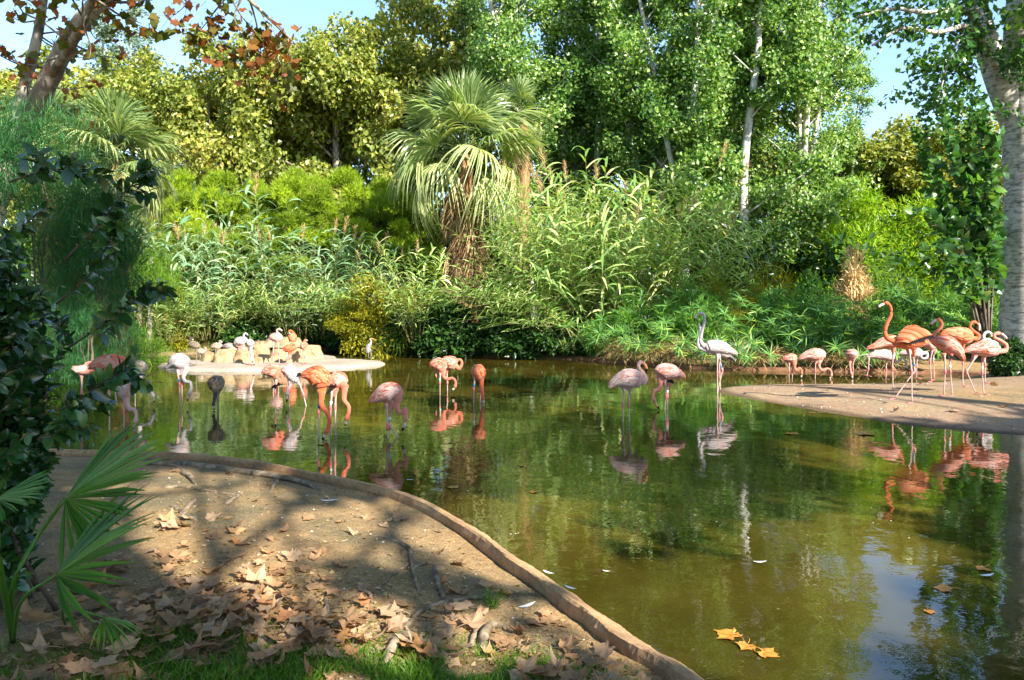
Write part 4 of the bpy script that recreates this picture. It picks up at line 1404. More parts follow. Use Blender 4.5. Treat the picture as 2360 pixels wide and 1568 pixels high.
# moss and short grass at the bottom of the picture
GR = [((-.55, 2.95), (.5, .22), 11000), ((-.08, 2.9), (.28, .2), 11000), ((-1.75, 2.8), (.4, .2), 5000), ((-1.2, 3.0), (.4, .15), 4500), ((-1.45, 3.35), (.25, .1), 1500), ((.18, 3.25), (.12, .08), 500)]
mb = MB()
for (cx, cy), (sx, sy), n in GR:
    x = R.normal(cx, sx, n); y = R.normal(cy, sy, n)
    ok = (poly_sd(x, y, POND) > .25) & (np.sin(x * 11 + y * 4) + np.sin(y * 13 - x * 5) > -1.0) & (y > 2.4)
    x, y = x[ok], y[ok]
    c = np.column_stack([x, y, land(x, y) - .003])
    d = np.column_stack([.55 * R.standard_normal((len(c), 2)), np.ones(len(c))])
    blades(mb, c, d, .035 + .05 * R.random(len(c)), .0055, np.clip(.5 + .25 * R.standard_normal(len(c)), 0, 1), .8, 2)
tag(mb.obj('grass', M['grass']), 'short bright grass and moss at the bottom of the picture', 'grass', kind='stuff')
TUFT = MB()
n = 50
blades(TUFT, np.column_stack([.02 * R.standard_normal((n, 2)), np.zeros(n)]), np.column_stack([.5 * R.standard_normal((n, 2)), np.ones(n)]), .13, .006, R.random(n) * .5, .7, 3)
o = put('grass_tuft', TUFT.mesh('grass_tuft', M['grass']), None, tuple(to_ground(1135, 1400)))
tag(o, 'dark green tuft of grass beside the leaves near the kerb', 'grass tuft')

# ------------------------------------------------------------------ roots running over the bank
m = bark_mat('root_bark', (.08, .06, .04), (.20, .15, .095), (.32, .25, .17), (1, 1, 1), 12, .5)
M['root'] = m


def root(paths, label, r=.014, lift=.5):
    mb = MB()
    for pts, k in paths:
        w = [to_ground(a, b) for a, b in pts]
        for i, q in enumerate(w):
            q[2] += r * k * lift * (1 if 0 < i < len(w) - 1 else -.6) + .35 * r * R.random()
        p = spline(np.array(w), 8 * len(w))
        p[:, :2] += .0025 * R.standard_normal((len(p), 2))
        rr = r * k * np.linspace(1.1, .55, len(p)) * (1 + .05 * R.standard_normal(len(p))) * .85
        rr[-2:] *= .5; rr[:1] *= .5
        tube(mb, p, rr, 8, .5)
    return tag(mb.obj('tree_root', M['root']), label, 'root', 'bare roots on the near bank')


root([([(880, 1235), (940, 1265), (948, 1300), (955, 1335), (965, 1365)], 1.15), ([(948, 1310), (980, 1302), (1003, 1300)], .9), ([(940, 1265), (905, 1243), (850, 1235)], .7), ([(945, 1300), (900, 1330), (875, 1365)], .8)], 'forked pale root with three arms in the middle of the bare soil')
root([([(1003, 1303), (1008, 1345), (1025, 1395), (1035, 1440)], 1.2)], 'straight root running down toward the long root and the grass', .014)
root([([(930, 1448), (975, 1410), (1040, 1390), (1110, 1382), (1165, 1383)], 1.2), ([(1115, 1380), (1122, 1360), (1118, 1342)], .8), ([(1030, 1400), (1080, 1402), (1110, 1408)], .7)], 'long pale root lying crosswise above the grass', .013)
root([([(890, 1535), (905, 1500), (930, 1475), (955, 1460)], 1.6)], 'thick mossy root sticking out of the grass, left one of the two thick roots', .019)
root([([(1112, 1500), (1118, 1465), (1140, 1448), (1175, 1445)], 1.6)], 'thick arched grey root at the right end of the grass', .019)
root([([(1085, 1490), (1098, 1455), (1108, 1430)], 1.0)], 'thin leaning root beside the arched grey root', .016)
root([([(750, 1380), (755, 1415), (765, 1445)], 1.0)], 'short dark root hanging over the edge of the leaf pile', .014)
root([([(825, 1360), (850, 1372), (860, 1395)], .9)], 'small dark root left of the forked pale root', .014)
root([([(400, 1068), (560, 1092), (640, 1105), (700, 1118), (745, 1135)], 1.3), ([(640, 1105), (632, 1120), (625, 1132)], .9)], 'long root following the far end of the kerb', .03, .4)
root([([(300, 1070), (360, 1072), (420, 1078)], 1.1), ([(420, 1090), (440, 1105), (452, 1118)], 1.1)], 'root at the far left end of the bare soil', .03, .4)
root([([(395, 1165), (430, 1190), (455, 1200)], 1.0), ([(420, 1182), (440, 1165), (452, 1150)], 1.0)], 'small forked root in the sunlit patch of soil', .022, .4)
root([([(520, 1162), (545, 1148), (560, 1135)], 1.0)], 'short root stub in the sunlit soil right of the forked one', .022, .4)
root([([(370, 1125), (420, 1125), (470, 1132), (540, 1140)], .9)], 'flat root crossing the sunlit soil', .022, .3)

# ------------------------------------------------------------------ near shrub with glossy leaves
def oval_leaf(seed, name, mat, heart=False):
    rg = np.random.default_rng(seed)
    u = np.array([0, .12, .32, .55, .78, .93, 1.0])
    w = np.array([.03, .34, .46, .40, .24, .10, 0.0]) if heart else np.array([.02, .12, .24, .27, .2, .1, 0.0])
    x = u; z = -.18 * u ** 2 * (1 + rg.random())
    V = np.concatenate([np.column_stack([x, -w, z + .28 * w]), np.column_stack([x, 0 * w, z]), np.column_stack([x, w, z + .28 * w])])
    n = len(u); i = np.arange(n - 1)
    q = np.concatenate([np.column_stack([i, i + 1, i + n + 1, i + n]), np.column_stack([i + n, i + n + 1, i + 2 * n + 1, i + 2 * n])])
    mb = MB().add(V, q, None, .5)
    return mb.mesh(name, mat, True), V, q


GL = [oval_leaf(260 + i, 'glossy_leaf', M['glossy_leaf_single']) for i in range(3)]
R = np.random.default_rng(261)


def rot_from(d, n):
    d = nrm(np.asarray(d, float)); y = nrm(np.cross(n, d)); z = np.cross(d, y)
    return Matrix(((d[0], y[0], z[0]), (d[1], y[1], z[1]), (d[2], y[2], z[2])))


def leafy(o, twigs, leafset, mass_mat, size, n_parts, per, part='leaf', up=.8, score=None, spread=1.0, start=.15):
    """leaves along twigs: the n_parts best seen as parts, the rest joined"""
    items = []
    for p in twigs:
        n = max(3, int(per * np.linalg.norm(np.diff(p, axis=0), axis=1).sum()))
        for i in range(n):
            u = start + (1 - start) * (i + .5) / n
            f = u * (len(p) - 1); a = int(f); b = min(a + 1, len(p) - 1)
            c = p[a] + (p[b] - p[a]) * (f - a)
            t = nrm(p[b] - p[max(a - 1, 0)])
            az = i * 2.4 + R.normal(0, .3)
            s1 = nrm(np.cross(t, np.array([.3, .2, 1.0]))); s2 = np.cross(t, s1)
            d = nrm(t * (.45 + .5 * u) + spread * (s1 * math.cos(az) + s2 * math.sin(az)) + .2 * R.standard_normal(3))
            nn = nrm(np.array([0, -.25, up]) + .5 * R.standard_normal(3))
            items.append((c, d, nn, size * (.65 + .55 * R.random()) * (1 if u < .93 else .7)))
    sc = np.array([score(it[0]) for it in items])
    order = np.argsort(-sc)
    mb = MB()
    for rank, k in enumerate(order):
        c, d, nn, s = items[k]
        me, V, q = leafset[int(R.integers(len(leafset)))]
        rm = rot_from(d, nn)
        if rank < n_parts:
            l = put(part, me, o, c, rm.to_euler(), s)
        else:
            mb.add((V * s) @ np.array(rm).T + c, q, None, float(np.clip(.45 + .25 * R.standard_normal(), 0, 1)))
    if mb.n:
        f = mb.obj('foliage', mass_mat, o); f['kind'] = 'stuff'
    return len(items)


sh = tag(empty('glossy_shrub', (-2.65, 3.7, .16)), 'dense shrub with dark glossy oval leaves filling the left picture edge', 'shrub')
tw = []; tb = MB()
for i in range(54):
    a = np.array([R.normal(-.05, .18), R.normal(0, .18), .0])
    tip = np.array([R.normal(.12, .30), R.normal(-.05, .32), .55 + 1.25 * R.random() ** .8])
    if tip[0] > .10: tip[0] = .10 * R.random()
    p = limb(tb, a, tip, .013, .004, 0, 9, .05, 5)
    tw.append(p)
    for k in range(8):
        q = p[2 + int(6.5 * R.random())]
        e = q + nrm(np.array([R.normal(.25, .8), R.normal(-.15, .8), .25 + .6 * R.random()])) * (.18 + .26 * R.random())
        g_ = e + np.array([-2.65, 3.7, .16])
        if g_[0] / g_[1] * F + 1180 > 105 + 40 * math.sin(g_[2] * 9) + (70 if g_[2] > 1.75 else 0): continue
        tw.append(limb(tb, q, e, .005, .002, 0, 6, .05, 4))
LOC = np.array([-2.65, 3.7, .16])
for pts in ([(150, 600, 3.6), (225, 520, 3.55), (290, 440, 3.5), (345, 392, 3.5)], [(160, 800, 3.5), (250, 740, 3.45), (310, 690, 3.4), (345, 660, 3.4)],
            [(20, 420, 3.4), (110, 392, 3.4), (200, 395, 3.4)],
            [(130, 700, 3.6), (200, 640, 3.55), (250, 560, 3.5), (262, 520, 3.5)], [(90, 1010, 3.3), (150, 1000, 3.3), (205, 985, 3.25)], [(90, 960, 3.5), (170, 930, 3.45), (240, 880, 3.4), (300, 850, 3.4)]):
    w = np.array([P(*q) for q in pts]) - LOC
    p = spline(w, 10); tube(tb, p, np.linspace(.006, .002, 10), 4); tw.append(p)
    for k in (4, 6, 8):
        e = p[k] + nrm(np.array([R.normal(.2, .6), R.normal(-.2, .5), R.normal(.2, .6)])) * .13
        tw.append(limb(tb, p[k], e, .003, .0015, 0, 5, .05, 4))
tb.obj('stems', M['twig'], sh)
leafy(sh, tw, GL, M['glossy_leaf'], .078, 300, 84, score=lambda c: 1.4 * c[0] - c[1] * .9 + .15 * R.random())

# young fan palms at the lower left
YF = [frond_mesh(271, .0, .43, 34, 1.25, .10, .5, .72, 'young_palm_leaf', 6, .006, .12, (.5, .2), .6), frond_mesh(272, .0, .42, 18, 1.05, .12, .5, .5, 'young_palm_leaf', 6, .006, .1, (.35, .2), 1.0),
      frond_mesh(273, .0, .30, 8, .32, .25, .5, .6, 'young_palm_leaf', 6, .006, .1, (.8, .2), 1.0)]


def yfrond(o, me, p, ydir, zdir, sc, label=None):
    y = nrm(np.asarray(ydir, float)); x = nrm(np.cross(y, zdir)); z = np.cross(x, y)
    m3 = Matrix(((x[0], y[0], z[0]), (x[1], y[1], z[1]), (x[2], y[2], z[2])))
    f = put('frond', me, o, np.asarray(p) - np.array(o.location), m3.to_euler(), sc)
    if label: f['label'] = label


def ystalk(o, pts, r):
    mb = MB(); p = spline(np.array([np.asarray(q) for q in pts]) - np.array(o.location), 14)
    tube(mb, p, np.linspace(r * 1.6, r, 14), 6); mb.obj('stalk', M['young_palm_leaf'], o)


g0 = to_ground(30, 1480)
o = tag(empty('young_fan_palm', g0), 'young green fan palm with long pleated blades in the lower left', 'palm')
h1 = P(150, 1150, 3.05); h2 = P(130, 1325, 2.75); h4 = P(-10, 1150, 2.9)
ystalk(o, [g0, P(30, 1350, 2.98), P(85, 1240, 3.05), h1], .007); yfrond(o, YF[0], h1, (.92, -.1, .30), (-.15, -.62, .75), 1.0)
ystalk(o, [g0, P(50, 1385, 2.8), h2], .005); yfrond(o, YF[1], h2, (.80, -.12, .42), (-.3, -.55, .7), 1.0)
ystalk(o, [g0, P(0, 1300, 2.8), h4], .008); yfrond(o, YF[0], h4, (.70, -.3, .02), (-.2, -.4, .8), .5)
g3 = to_ground(150, 1440)
o = tag(empty('young_fan_palm', g3), 'small folded bright green palm leaf bent over the fallen leaves', 'palm')
h3 = P(238, 1422, 2.9)
ystalk(o, [g3, P(150, 1432, 2.9) + np.array([0, 0, .05]), h3], .004); yfrond(o, YF[2], h3, (.75, -.45, -.18), (.1, -.5, .9), .62); yfrond(o, YF[2], h3, (.5, -.8, -.3), (.3, -.3, .9), .5)

# tamarisk with soft dark sprays
G = 'dark feathery tamarisk behind the glossy shrub'
bush(TAM, (-4.45, 7.2, 1.95), .4, (.80, .7, 1.05), 'dark blue-green feathery tamarisk at the left edge above the glossy shrub', 'tamarisk', 'shrub', stems=stems_mesh(281, .9, 5, 'bark_dark', .012, .1))
bush(TAM, (-4.05, 7.4, 1.75), 2.0, (.45, .5, .7), 'dark feathery tamarisk branch in front of the left palm', 'tamarisk', 'shrub', stems=stems_mesh(282, .8, 3, 'bark_dark', .02, .1))
bush(TAM, (-6.4, 11.5, .7), 1.0, (.62, .6, .95), 'soft feathery tamarisk standing left of the pale trunks', 'tamarisk', 'shrub', stems=stems_mesh(283, .9, 4, 'bark_dark', .03, .1))
bush(TAM, (-4.4, 5.4, .6), 2.6, (.7, .6, 1.05), 'dark feathery tamarisk low behind the glossy shrub', 'tamarisk', 'shrub', stems=stems_mesh(284, .9, 4, 'bark_dark', .03, .1))

# ------------------------------------------------------------------ mottled plane tree over the left bank, with the hanging branch
R = np.random.default_rng(291)
base = np.array([-7.3, 9.3, .1])
pt = tag(empty('plane_tree', base), 'plane tree with mottled leaning limb at upper left and a hanging branch of brown leaves', 'tree')
tb = MB(); twg = []
tr = spline(np.array([(0, 0, 0), (.55, -.1, 1.5), (1.1, -.2, 2.7)]), 10)
tube(tb, tr, np.linspace(.24, .14, 10), 12, .5)
D0 = lambda px, py, d: P(px, py, d) - base
l1 = spline(np.array([tr[-2], D0(50, 320, 9.1), D0(115, 180, 9.0), D0(170, 75, 9.0), D0(240, -10, 8.9), D0(330, -120, 8.8), D0(430, -260, 8.5)]), 30)
tube(tb, l1, np.linspace(.13, .075, 30), 10, .5, wob=.03)
l2 = spline(np.array([tr[-1], D0(40, 260, 9.6), D0(85, 90, 9.8), D0(105, -40, 10)]), 14); tube(tb, l2, np.linspace(.085, .05, 14), 8)
l3 = spline(np.array([l1[20], D0(235, 15, 9.3), D0(300, -20, 9.6)]), 8); tube(tb, l3, np.linspace(.06, .03, 8), 7)
l4 = spline(np.array([D0(115, 180, 9.0), D0(165, 100, 8.6), D0(205, 20, 8.3), D0(225, -60, 8)]), 10); tube(tb, l4, np.linspace(.06, .03, 10), 7)
# the hanging branch
hb = spline(np.array([l1[-1], D0(400, -160, 8.3), D0(500, -70, 8.0), D0(575, 0, 8.0), D0(640, 62, 8.0), D0(690, 110, 8.0)]), 26)
tube(tb, hb, np.linspace(.05, .006, 26), 6)
for pts in ([(520, -50), (545, 20), (595, 80), (640, 105)], [(545, -30), (500, 20), (470, 60), (440, 90)], [(560, -10), (540, 40), (560, 85), (575, 130)], [(600, 25), (625, 75), (640, 130), (655, 165)],
            [(480, -90), (450, -20), (420, 20), (395, 40)], [(620, 40), (660, 80), (668, 130)], [(500, -70), (515, 10), (500, 70), (515, 100)], [(575, 0), (590, 50), (600, 110), (605, 150)]):
    p = spline(np.array([D0(a, b, 8.0 + R.normal(0, .15)) for a, b in pts]), 12); tube(tb, p, np.linspace(.012, .003, 12), 4); twg.append(p)
    for k in (5, 8, 10):
        e = p[k] + np.array([R.normal(0, .14), R.normal(0, .14), -.1 - .12 * R.random()]); twg.append(limb(tb, p[k], e, .004, .002, 0, 5, .05, 3))
n_h = len(twg)
for src in (l1, l2, l3, l4):
    for i in range(14):
        q = src[int((.25 + .7 * R.random()) * len(src))]
        e = q + nrm(R.standard_normal(3) + np.array([.2, -.2, .1])) * (.4 + .5 * R.random())
        twg.append(limb(tb, q, e, .014, .004, .05, 7, .06, 4))
tb.obj('trunk', M['bark_plane'], pt)
k = 0
items = []
for j, p in enumerate(twg):
    for i in range(3 if j < n_h else 4):
        c = p[int(len(p) * (.35 + .62 * R.random()))] + R.normal(0, .05, 3)
        items.append(c)
R.shuffle(items)
for c in items[:298]:
    l = put('leaf', HANG[int(R.integers(3))], pt, c, (R.normal(-1.0, .5), R.normal(0, .5), R.random() * 6.28), .15 * (.75 + .5 * R.random()))
XM = MB()
for c in items[298:] + [twg[int(R.integers(len(twg)))][int(R.integers(3, 5))] + R.normal(0, .10, 3) for _ in range(420)]:
    lm_ = lobed_leaf(int(R.integers(1e6)), .35, False)
    from mathutils import Euler
    Rm = np.array(Euler((R.normal(-1.0, .5), R.normal(0, .5), R.random() * 6.28)).to_matrix())
    XM.add((np.concatenate(lm_.v) * .15 * (.75 + .5 * R.random())) @ Rm.T + c, np.concatenate(lm_.q), np.concatenate(lm_.t), R.random())
s = XM.obj('foliage', leaf_mat('autumn_leaf_mass', [(0, (.06, .09, .012)), (.4, (.11, .12, .015)), (.6, (.22, .10, .025)), (1, (.20, .06, .02))], .45, .5, .3, (1.5, 1.2, .6)), pt); s['kind'] = 'stuff'
SB = MB()
for j in range(26):
    p = twg[int(R.integers(n_h))]; c = p[int(len(p) * .9)] + np.array([0, 0, -.06 - .08 * R.random()])
    th = np.linspace(0, np.pi, 5); ring = []
    tube(SB, np.array([c + np.array([0, 0, -.016]), c + np.array([0, 0, -.010]), c, c + np.array([0, 0, .010]), c + np.array([0, 0, .016]), c + np.array([0, 0, .07])]), [.004, .012, .016, .012, .003, .001], 6)
s = SB.obj('seed_balls', M['twig'], pt); s['kind'] = 'stuff'
blobs = [[*(np.array([R.normal(4.0, 2.2), R.normal(-4.0, 2.2), R.uniform(6.2, 10)])), .5 + .6 * R.random()] for i in range(60)]
c = put('crown', crown_mesh('plane_crown_near', blobs, 9000, .19, .17, M['plane_leaf'], shell=.5), pt); c['kind'] = 'stuff'

# unseen trees, crowns shaped to lay shade and sun patches on bank and pond
LIT = [tuple(to_ground(a, b)[:2]) + (r,) for a, b, r in ((330, 1105, .48), (450, 1118, .42), (620, 1108, .24), (300, 1180, .36), (560, 1235, .30), (660, 1272, .28), (480, 1230, .24), (640, 1420, .20), (600, 1345, .18), (330, 1500, .16), (420, 1380, .14), (1060, 1200, .25), (1190, 1285, .18), (1340, 1395, .16), (760, 1180, .15), (900, 1490, .12),
                                                            (560, 1490, .13), (1230, 1480, .12), (985, 1150, .2))]
LIT += [(1.1, 3.75, .42), (1.7, 3.5, .35), (2.8, 4.9, .45), (.4, 6.1, .35), (-3.0, 10.2, .55), (-.8, 10.7, .35), (5.2, 13.3, 1.9), (7.0, 12.2, 1.3), (2.6, 14.9, .55), (1.9, 5.2, .45), (3.0, 6.0, .55), (2.2, 4.2, .4), (3.6, 8.0, .6), (-2.2, 10.2, .5), (1.7, 12.7, .6), (.9, 11.5, .6), (5.0, 11.3, .5), (6.4, 10.6, .4)]


def shaded(x, y):
    """where the photograph lies in shade"""
    bank = (-6.5 < x < 3.2) and (1.0 < y < 8.8)
    left = (-6.5 < x < -.2) and (8.8 <= y < 12.2)
    mid = ((x - .6) / 4.6) ** 2 + ((y - 12.8) / 3.4) ** 2 < 1
    right = (2.0 < x < 9.5) and (3 < y < 12.5) and (math.sin(x * 2.3 + y * 1.1) + math.sin(y * 2.1 - x * .9) > -1.0)
    return bank or left or mid or right


def shade_tree(loc, seed, z0, z1, rad, nb, label):
    global R
    R = np.random.default_rng(seed)
    o = tag(empty('plane_tree', loc), label, 'tree')
    tb = MB(); main = limb(tb, (0, 0, -.2), (.2, .1, z1 * .85), .36, .1, 0, 14, .02, 10)
    keep = []
    for i in range(nb):
        a = ball(1)[0] * R.random() ** .4
        c = np.array([a[0] * rad, a[1] * rad, (z0 + z1) / 2 + a[2] * (z1 - z0) / 2])
        w = c + np.array(loc)
        t = (w[2] - .1) / SUN.z
        gx_, gy_ = w[0] - SUN.x * t, w[1] - SUN.y * t
        r = .42 + .38 * R.random()
        if not shaded(gx_, gy_): continue  # leaf clumps stay only where their shadow is wanted
        if any(math.hypot(gx_ - hx, (gy_ - hy) * .75) < hr + r * .72 for hx, hy, hr in LIT): continue  # gaps cut into the crown so sun reaches the listed spots
        keep.append([*c, r])
        if i % 9 == 0: limb(tb, main[int(5 + 8 * R.random())], c, .06, .015, 0, 7, .05, 5)
    put('trunk', tb.mesh('plane_trunk', M['bark_plane']), o)
    c = put('crown', crown_mesh('plane_crown', keep, 50 * len(keep), .30, .27, M['plane_leaf'], shell=.6), o); c['kind'] = 'stuff'


shade_tree((5.2, -5.6, 0), 401, 4.5, 13, 5.6, 760, 'unseen plane tree behind the viewer, crown shaped to shade the near bank')
shade_tree((12.0, -4.2, 0), 402, 4.5, 13, 5.2, 620, 'added plane tree behind the viewer on the right, crown shaped to shade the water')
shade_tree((15.4, 1.6, .2), 403, 5.0, 14, 5.0, 430, 'added plane tree on the right shore outside the picture, crown shaped to shade mid pond')

# ------------------------------------------------------------------ big pale poplar at the right edge
R = np.random.default_rng(301)
base = np.array(at_ground(2368, 18.0)); base[2] += .02
bp = tag(empty('poplar_tree', base), 'massive pale old poplar trunk forking at the right picture edge', 'tree')
tb = MB()
D1 = lambda px, py, d=18.0: P(px, py, d) - base
tk = spline(np.array([(0, 0, -.3), (0, 0, .1), D1(2372, 690), D1(2371, 560), D1(2372, 400), D1(2366, 250), D1(2362, 100), D1(2368, -60), D1(2380, -300), D1(2372, -560)]), 60)
rr = np.interp(np.linspace(0, 1, 60), [0, .035, .09, .2, .35, .55, .62, .8, 1], [.95, .82, .66, .60, .53, .54, .47, .38, .15])
tube(tb, tk, rr, 22, .5, wob=.012)
fk = spline(np.array([D1(2362, 330), D1(2318, 215), D1(2285, 130), D1(2262, 60), D1(2245, -30), D1(2225, -180), D1(2200, -420)]), 30)
tube(tb, fk, np.interp(np.linspace(0, 1, 30), [0, .2, .5, 1], [.36, .33, .25, .1]), 14, .5, wob=.015)
br = []
for pts, r in (([(2300, 170, 17.9), (2268, 95, 17.4), (2230, 60, 17), (2160, 75, 16.5), (2080, 65, 16), (2010, 105, 15.8)], .09),
               ([(2262, 60, 18), (2215, 20, 17), (2140, 30, 16), (2060, 20, 15.5), (1970, 40, 15)], .08),
               ([(2330, 250, 18.2), (2290, 265, 18), (2230, 255, 17.6), (2185, 230, 17), (2140, 232, 16.8)], .045),
               ([(2250, 0, 18), (2190, -50, 17), (2120, -40, 16), (2020, -30, 15)], .08),
               ([(2262, 60, 18), (2245, 90, 17.5), (2235, 70, 17.2), (2250, 30, 17), (2240, 0, 16.8)], .05),
               ([(2340, 200, 17.4), (2355, 160, 17.2), (2340, 125, 17.0), (2350, 110, 16.9)], .015),
               ([(2275, 110, 18), (2220, 130, 17.6), (2165, 150, 17.2), (2120, 145, 16.8)], .05),
               ([(2230, 60, 17), (2190, 130, 16.8), (2170, 200, 16.6), (2150, 260, 16.4)], .03),
               ([(2255, 20, 17.8), (2200, 110, 17.4), (2230, 200, 17.2), (2210, 270, 17.1)], .03)):
    p = spline(np.array([D1(*q) for q in pts]), 16); tube(tb, p, np.linspace(r, r * .25, 16), 6); br.append(p)
tb.obj('trunk', None or bark_mat('bark_old_poplar', (.14, .13, .115), (.44, .425, .39), (.58, .56, .52), (2.2, 2.2, 6.0), 2.6, .35), bp)
blobs = []
for p in br:
    for i in range(5, 16):
        blobs.append([*(p[i] + R.normal(0, .22, 3)), .20 + .22 * R.random()])
        if R.random() < .6: blobs.append([*(p[i] + R.normal(0, .4, 3)), .16 + .2 * R.random()])
c = put('crown', crown_mesh('overhang', blobs, 3000, .13, .12, M['shoot_leaf_mass'], up=.15, shell=.6, tint_sd=.25, tint_mu=.45), bp); c['kind'] = 'stuff'
blobs = [[R.normal(1.8, 2.0), R.normal(-3.0, 2.2), R.uniform(7.5, 13), .45 + .5 * R.random()] for i in range(70)]
c = put('crown', crown_mesh('poplar_high_crown', blobs, 11000, .17, .16, M['poplar_leaf'], shell=.5), bp); c['kind'] = 'stuff'
# knots and scars on the bark
for (px, py, w, h) in ():
    KN = MB()
    c = D1(px, py, 17.55); th = np.linspace(0, 2 * np.pi, 13)[:-1]
    V = [c + np.array([0, .05, 0])]
    for s, dy in ((.35, -.03), (.75, -.05), (1.0, .10)):
        V += [c + np.array([w * s * math.cos(t), dy, h * s * math.sin(t)]) for t in th]
    q = []; t3 = []
    for k in range(12):
        t3.append((0, 1 + k, 1 + (k + 1) % 12))
        for r_ in (0, 1):
            q.append((1 + 12 * r_ + k, 13 + 12 * r_ + k, 13 + 12 * r_ + (k + 1) % 12, 1 + 12 * r_ + (k + 1) % 12))
    KN.add(V, q, t3)
    KN.obj('bark_scar', M['bark_dark'], bp)


# young shoots with big leaves in front of the trunk
SHO = [oval_leaf(310 + i, 'shoot_leaf', M['shoot_leaf'], True) for i in range(3)]
sb = P(2262, 770, 17.0)
ss = tag(empty('poplar_shoots', sb), 'clump of young shoots with large dark heart-shaped leaves left of the big trunk', 'shrub')
tb = MB(); tw = []
for px, py in ((2125, 300), (2150, 380), (2180, 250), (2205, 330), (2225, 280), (2250, 350), (2270, 260), (2285, 400), (2290, 310), (2140, 480), (2170, 440), (2235, 440), (2265, 500), (2200, 500), (2300, 520), (2160, 560), (2285, 600), (2215, 580)):
    e = P(px + R.normal(0, 8), py, 17 + R.normal(0, .45)) - sb
    a = np.array([R.normal(0, .10), R.normal(0, .08), 0])
    p = spline(np.array([a, a + (e - a) * .35 + np.array([.12, 0, .1]), a + (e - a) * .7 + np.array([.05, 0, .05]), e]), 14)
    tube(tb, p, np.linspace(.028, .006, 14), 5); tw.append(p)
    for k in range(5, 14, 2):
        q = p[k] + nrm(np.array([R.normal(0, 1), R.normal(0, 1), -.1])) * (.15 + .22 * R.random()); tw.append(limb(tb, p[k], q, .006, .003, .03, 5, .05, 4))
tb.obj('stems', M['bark_dark'], ss)
leafy(ss, tw, SHO, M['shoot_leaf_mass'], .20, 300, 22, up=.25, score=lambda c: -c[1] + .5 * R.random(), spread=1.2, start=.3)
bush(DARK, tuple(P(2345, 862, 15.6)), .5, (.42, .35, .42), 'small leafy shrub on the ground at the right picture edge', 'small_shrub')

# ------------------------------------------------------------------ flamingos
def bird_mat(name, a, b, c, d, streak=True):
    """a pale, b middle, c strong plumage; d the neck; tint 0 body ... 1 neck and head"""
    a, b, c, d = [tuple(x * .82 for x in q) for q in (a, b, c, d)]
    m, nt, out = new_mat(name)
    v = coords(nt, (3.0, 3.0, 9.0))
    n1 = noise(nt, 3.2, 4, .6, v, .5); n2 = noise(nt, 20, 3, .6, coords(nt))
    col = ramp(nt, n1, [(.30, a), (.50, b), (.70, c)])
    col = mixc(nt, ramp(nt, tint_attr(nt), [(.35, (0, 0, 0)), (.75, (1, 1, 1))]), col, d)
    p = princ(nt, out, col, .75, .2, bump(nt, n2, .35, .008))
    p.inputs['Sheen Weight'].default_value = .25
    p.inputs['Sheen Roughness'].default_value = .5
    return m


def wing_mat(name, a, b, c):
    a, b, c = [tuple(x * .83 for x in q) for q in (a, b, c)]
    m, nt, out = new_mat(name)
    col = ramp(nt, tint_attr(nt), [(0, a), (.5, b), (1, c)])
    n2 = noise(nt, 40, 3, .6, coords(nt, (1, 1, 3)))
    p = princ(nt, None, col, .7, .25, bump(nt, n2, .3, .004))
    tr = nt.nodes.new('ShaderNodeBsdfTranslucent'); nt.links.new(col, tr.inputs['Color'])
    mx = nt.nodes.new('ShaderNodeMixShader'); mx.inputs[0].default_value = .15
    nt.links.new(p.outputs[0], mx.inputs[1]); nt.links.new(tr.outputs[0], mx.inputs[2]); nt.links.new(mx.outputs[0], out.inputs['Surface'])
    return m


PAL = {
    'orange': ((.62, .24, .12), (.62, .14, .045), (.60, .085, .02), (.60, .11, .038)),
    'coral': ((.60, .31, .24), (.60, .18, .115), (.58, .105, .05), (.60, .15, .085)),
    'pink': ((.58, .37, .33), (.58, .235, .185), (.58, .14, .085), (.58, .21, .155)),
    'palepink': ((.56, .43, .40), (.56, .32, .28), (.56, .19, .13), (.56, .33, .28)),
    'white': ((.46, .43, .44), (.45, .38, .385), (.50, .26, .21), (.46, .41, .415)),
    'grey': ((.34, .31, .29), (.25, .225, .21), (.15, .13, .115), (.27, .25, .23)),
    'chick': ((.30, .245, .17), (.17, .135, .09), (.085, .065, .045), (.05, .04, .036)),
    'buff': ((.46, .38, .27), (.36, .28, .19), (.20, .15, .10), (.30, .25, .20)),
    'heron': ((.36, .345, .32), (.25, .24, .235), (.14, .14, .145), (.40, .38, .35)),
}
BM = {k: bird_mat('plumage_' + k, *v) for k, v in PAL.items()}
WM = {k: wing_mat('wing_' + k, tuple(min(.62, .04 + 1.08 * x) for x in v[0]), tuple(.5 * (x + y) for x, y in zip(v[0], v[1])), v[2]) for k, v in PAL.items()}
M['leg'] = plain('leg_skin', (.42, .27, .25), .5)
M['leg_pink'] = plain('leg_pink', (.55, .15, .16), .5)
M['leg_dark'] = plain('leg_dark', (.16, .14, .13), .5)
M['bill_pale'] = plain('bill_pale', (.46, .36, .29), .35)
M['bill_orange'] = plain('bill_orange', (.60, .22, .08), .35)
M['black'] = plain('feather_black', (.012, .011, .012), .9, .1)
M['eye'] = plain('eye_yellow', (.35, .26, .04), .15)
M['band_blue'] = plain('ring_blue', (.04, .16, .36), .4)
M['band_white'] = plain('ring_white', (.72, .74, .68), .4)
M['band_green'] = plain('ring_green', (.30, .62, .50), .4)

REG = {'1': lambda x, y: (124.2 + x * .2376, 714.3 + y * .2376, .2376), '2': lambda x, y: (559 + x * .2773, 745.3 + y * .2773, .2773),
       '3': lambda x, y: (1366.5 + x * .2773, 683.2 + y * .2773, .2773), '4': lambda x, y: (403.7 + x * .2106, 732.9 + y * .2106, .2106),
       '5': lambda x, y: (1770.2 + x * .25, 670.8 + y * .25, .25)}


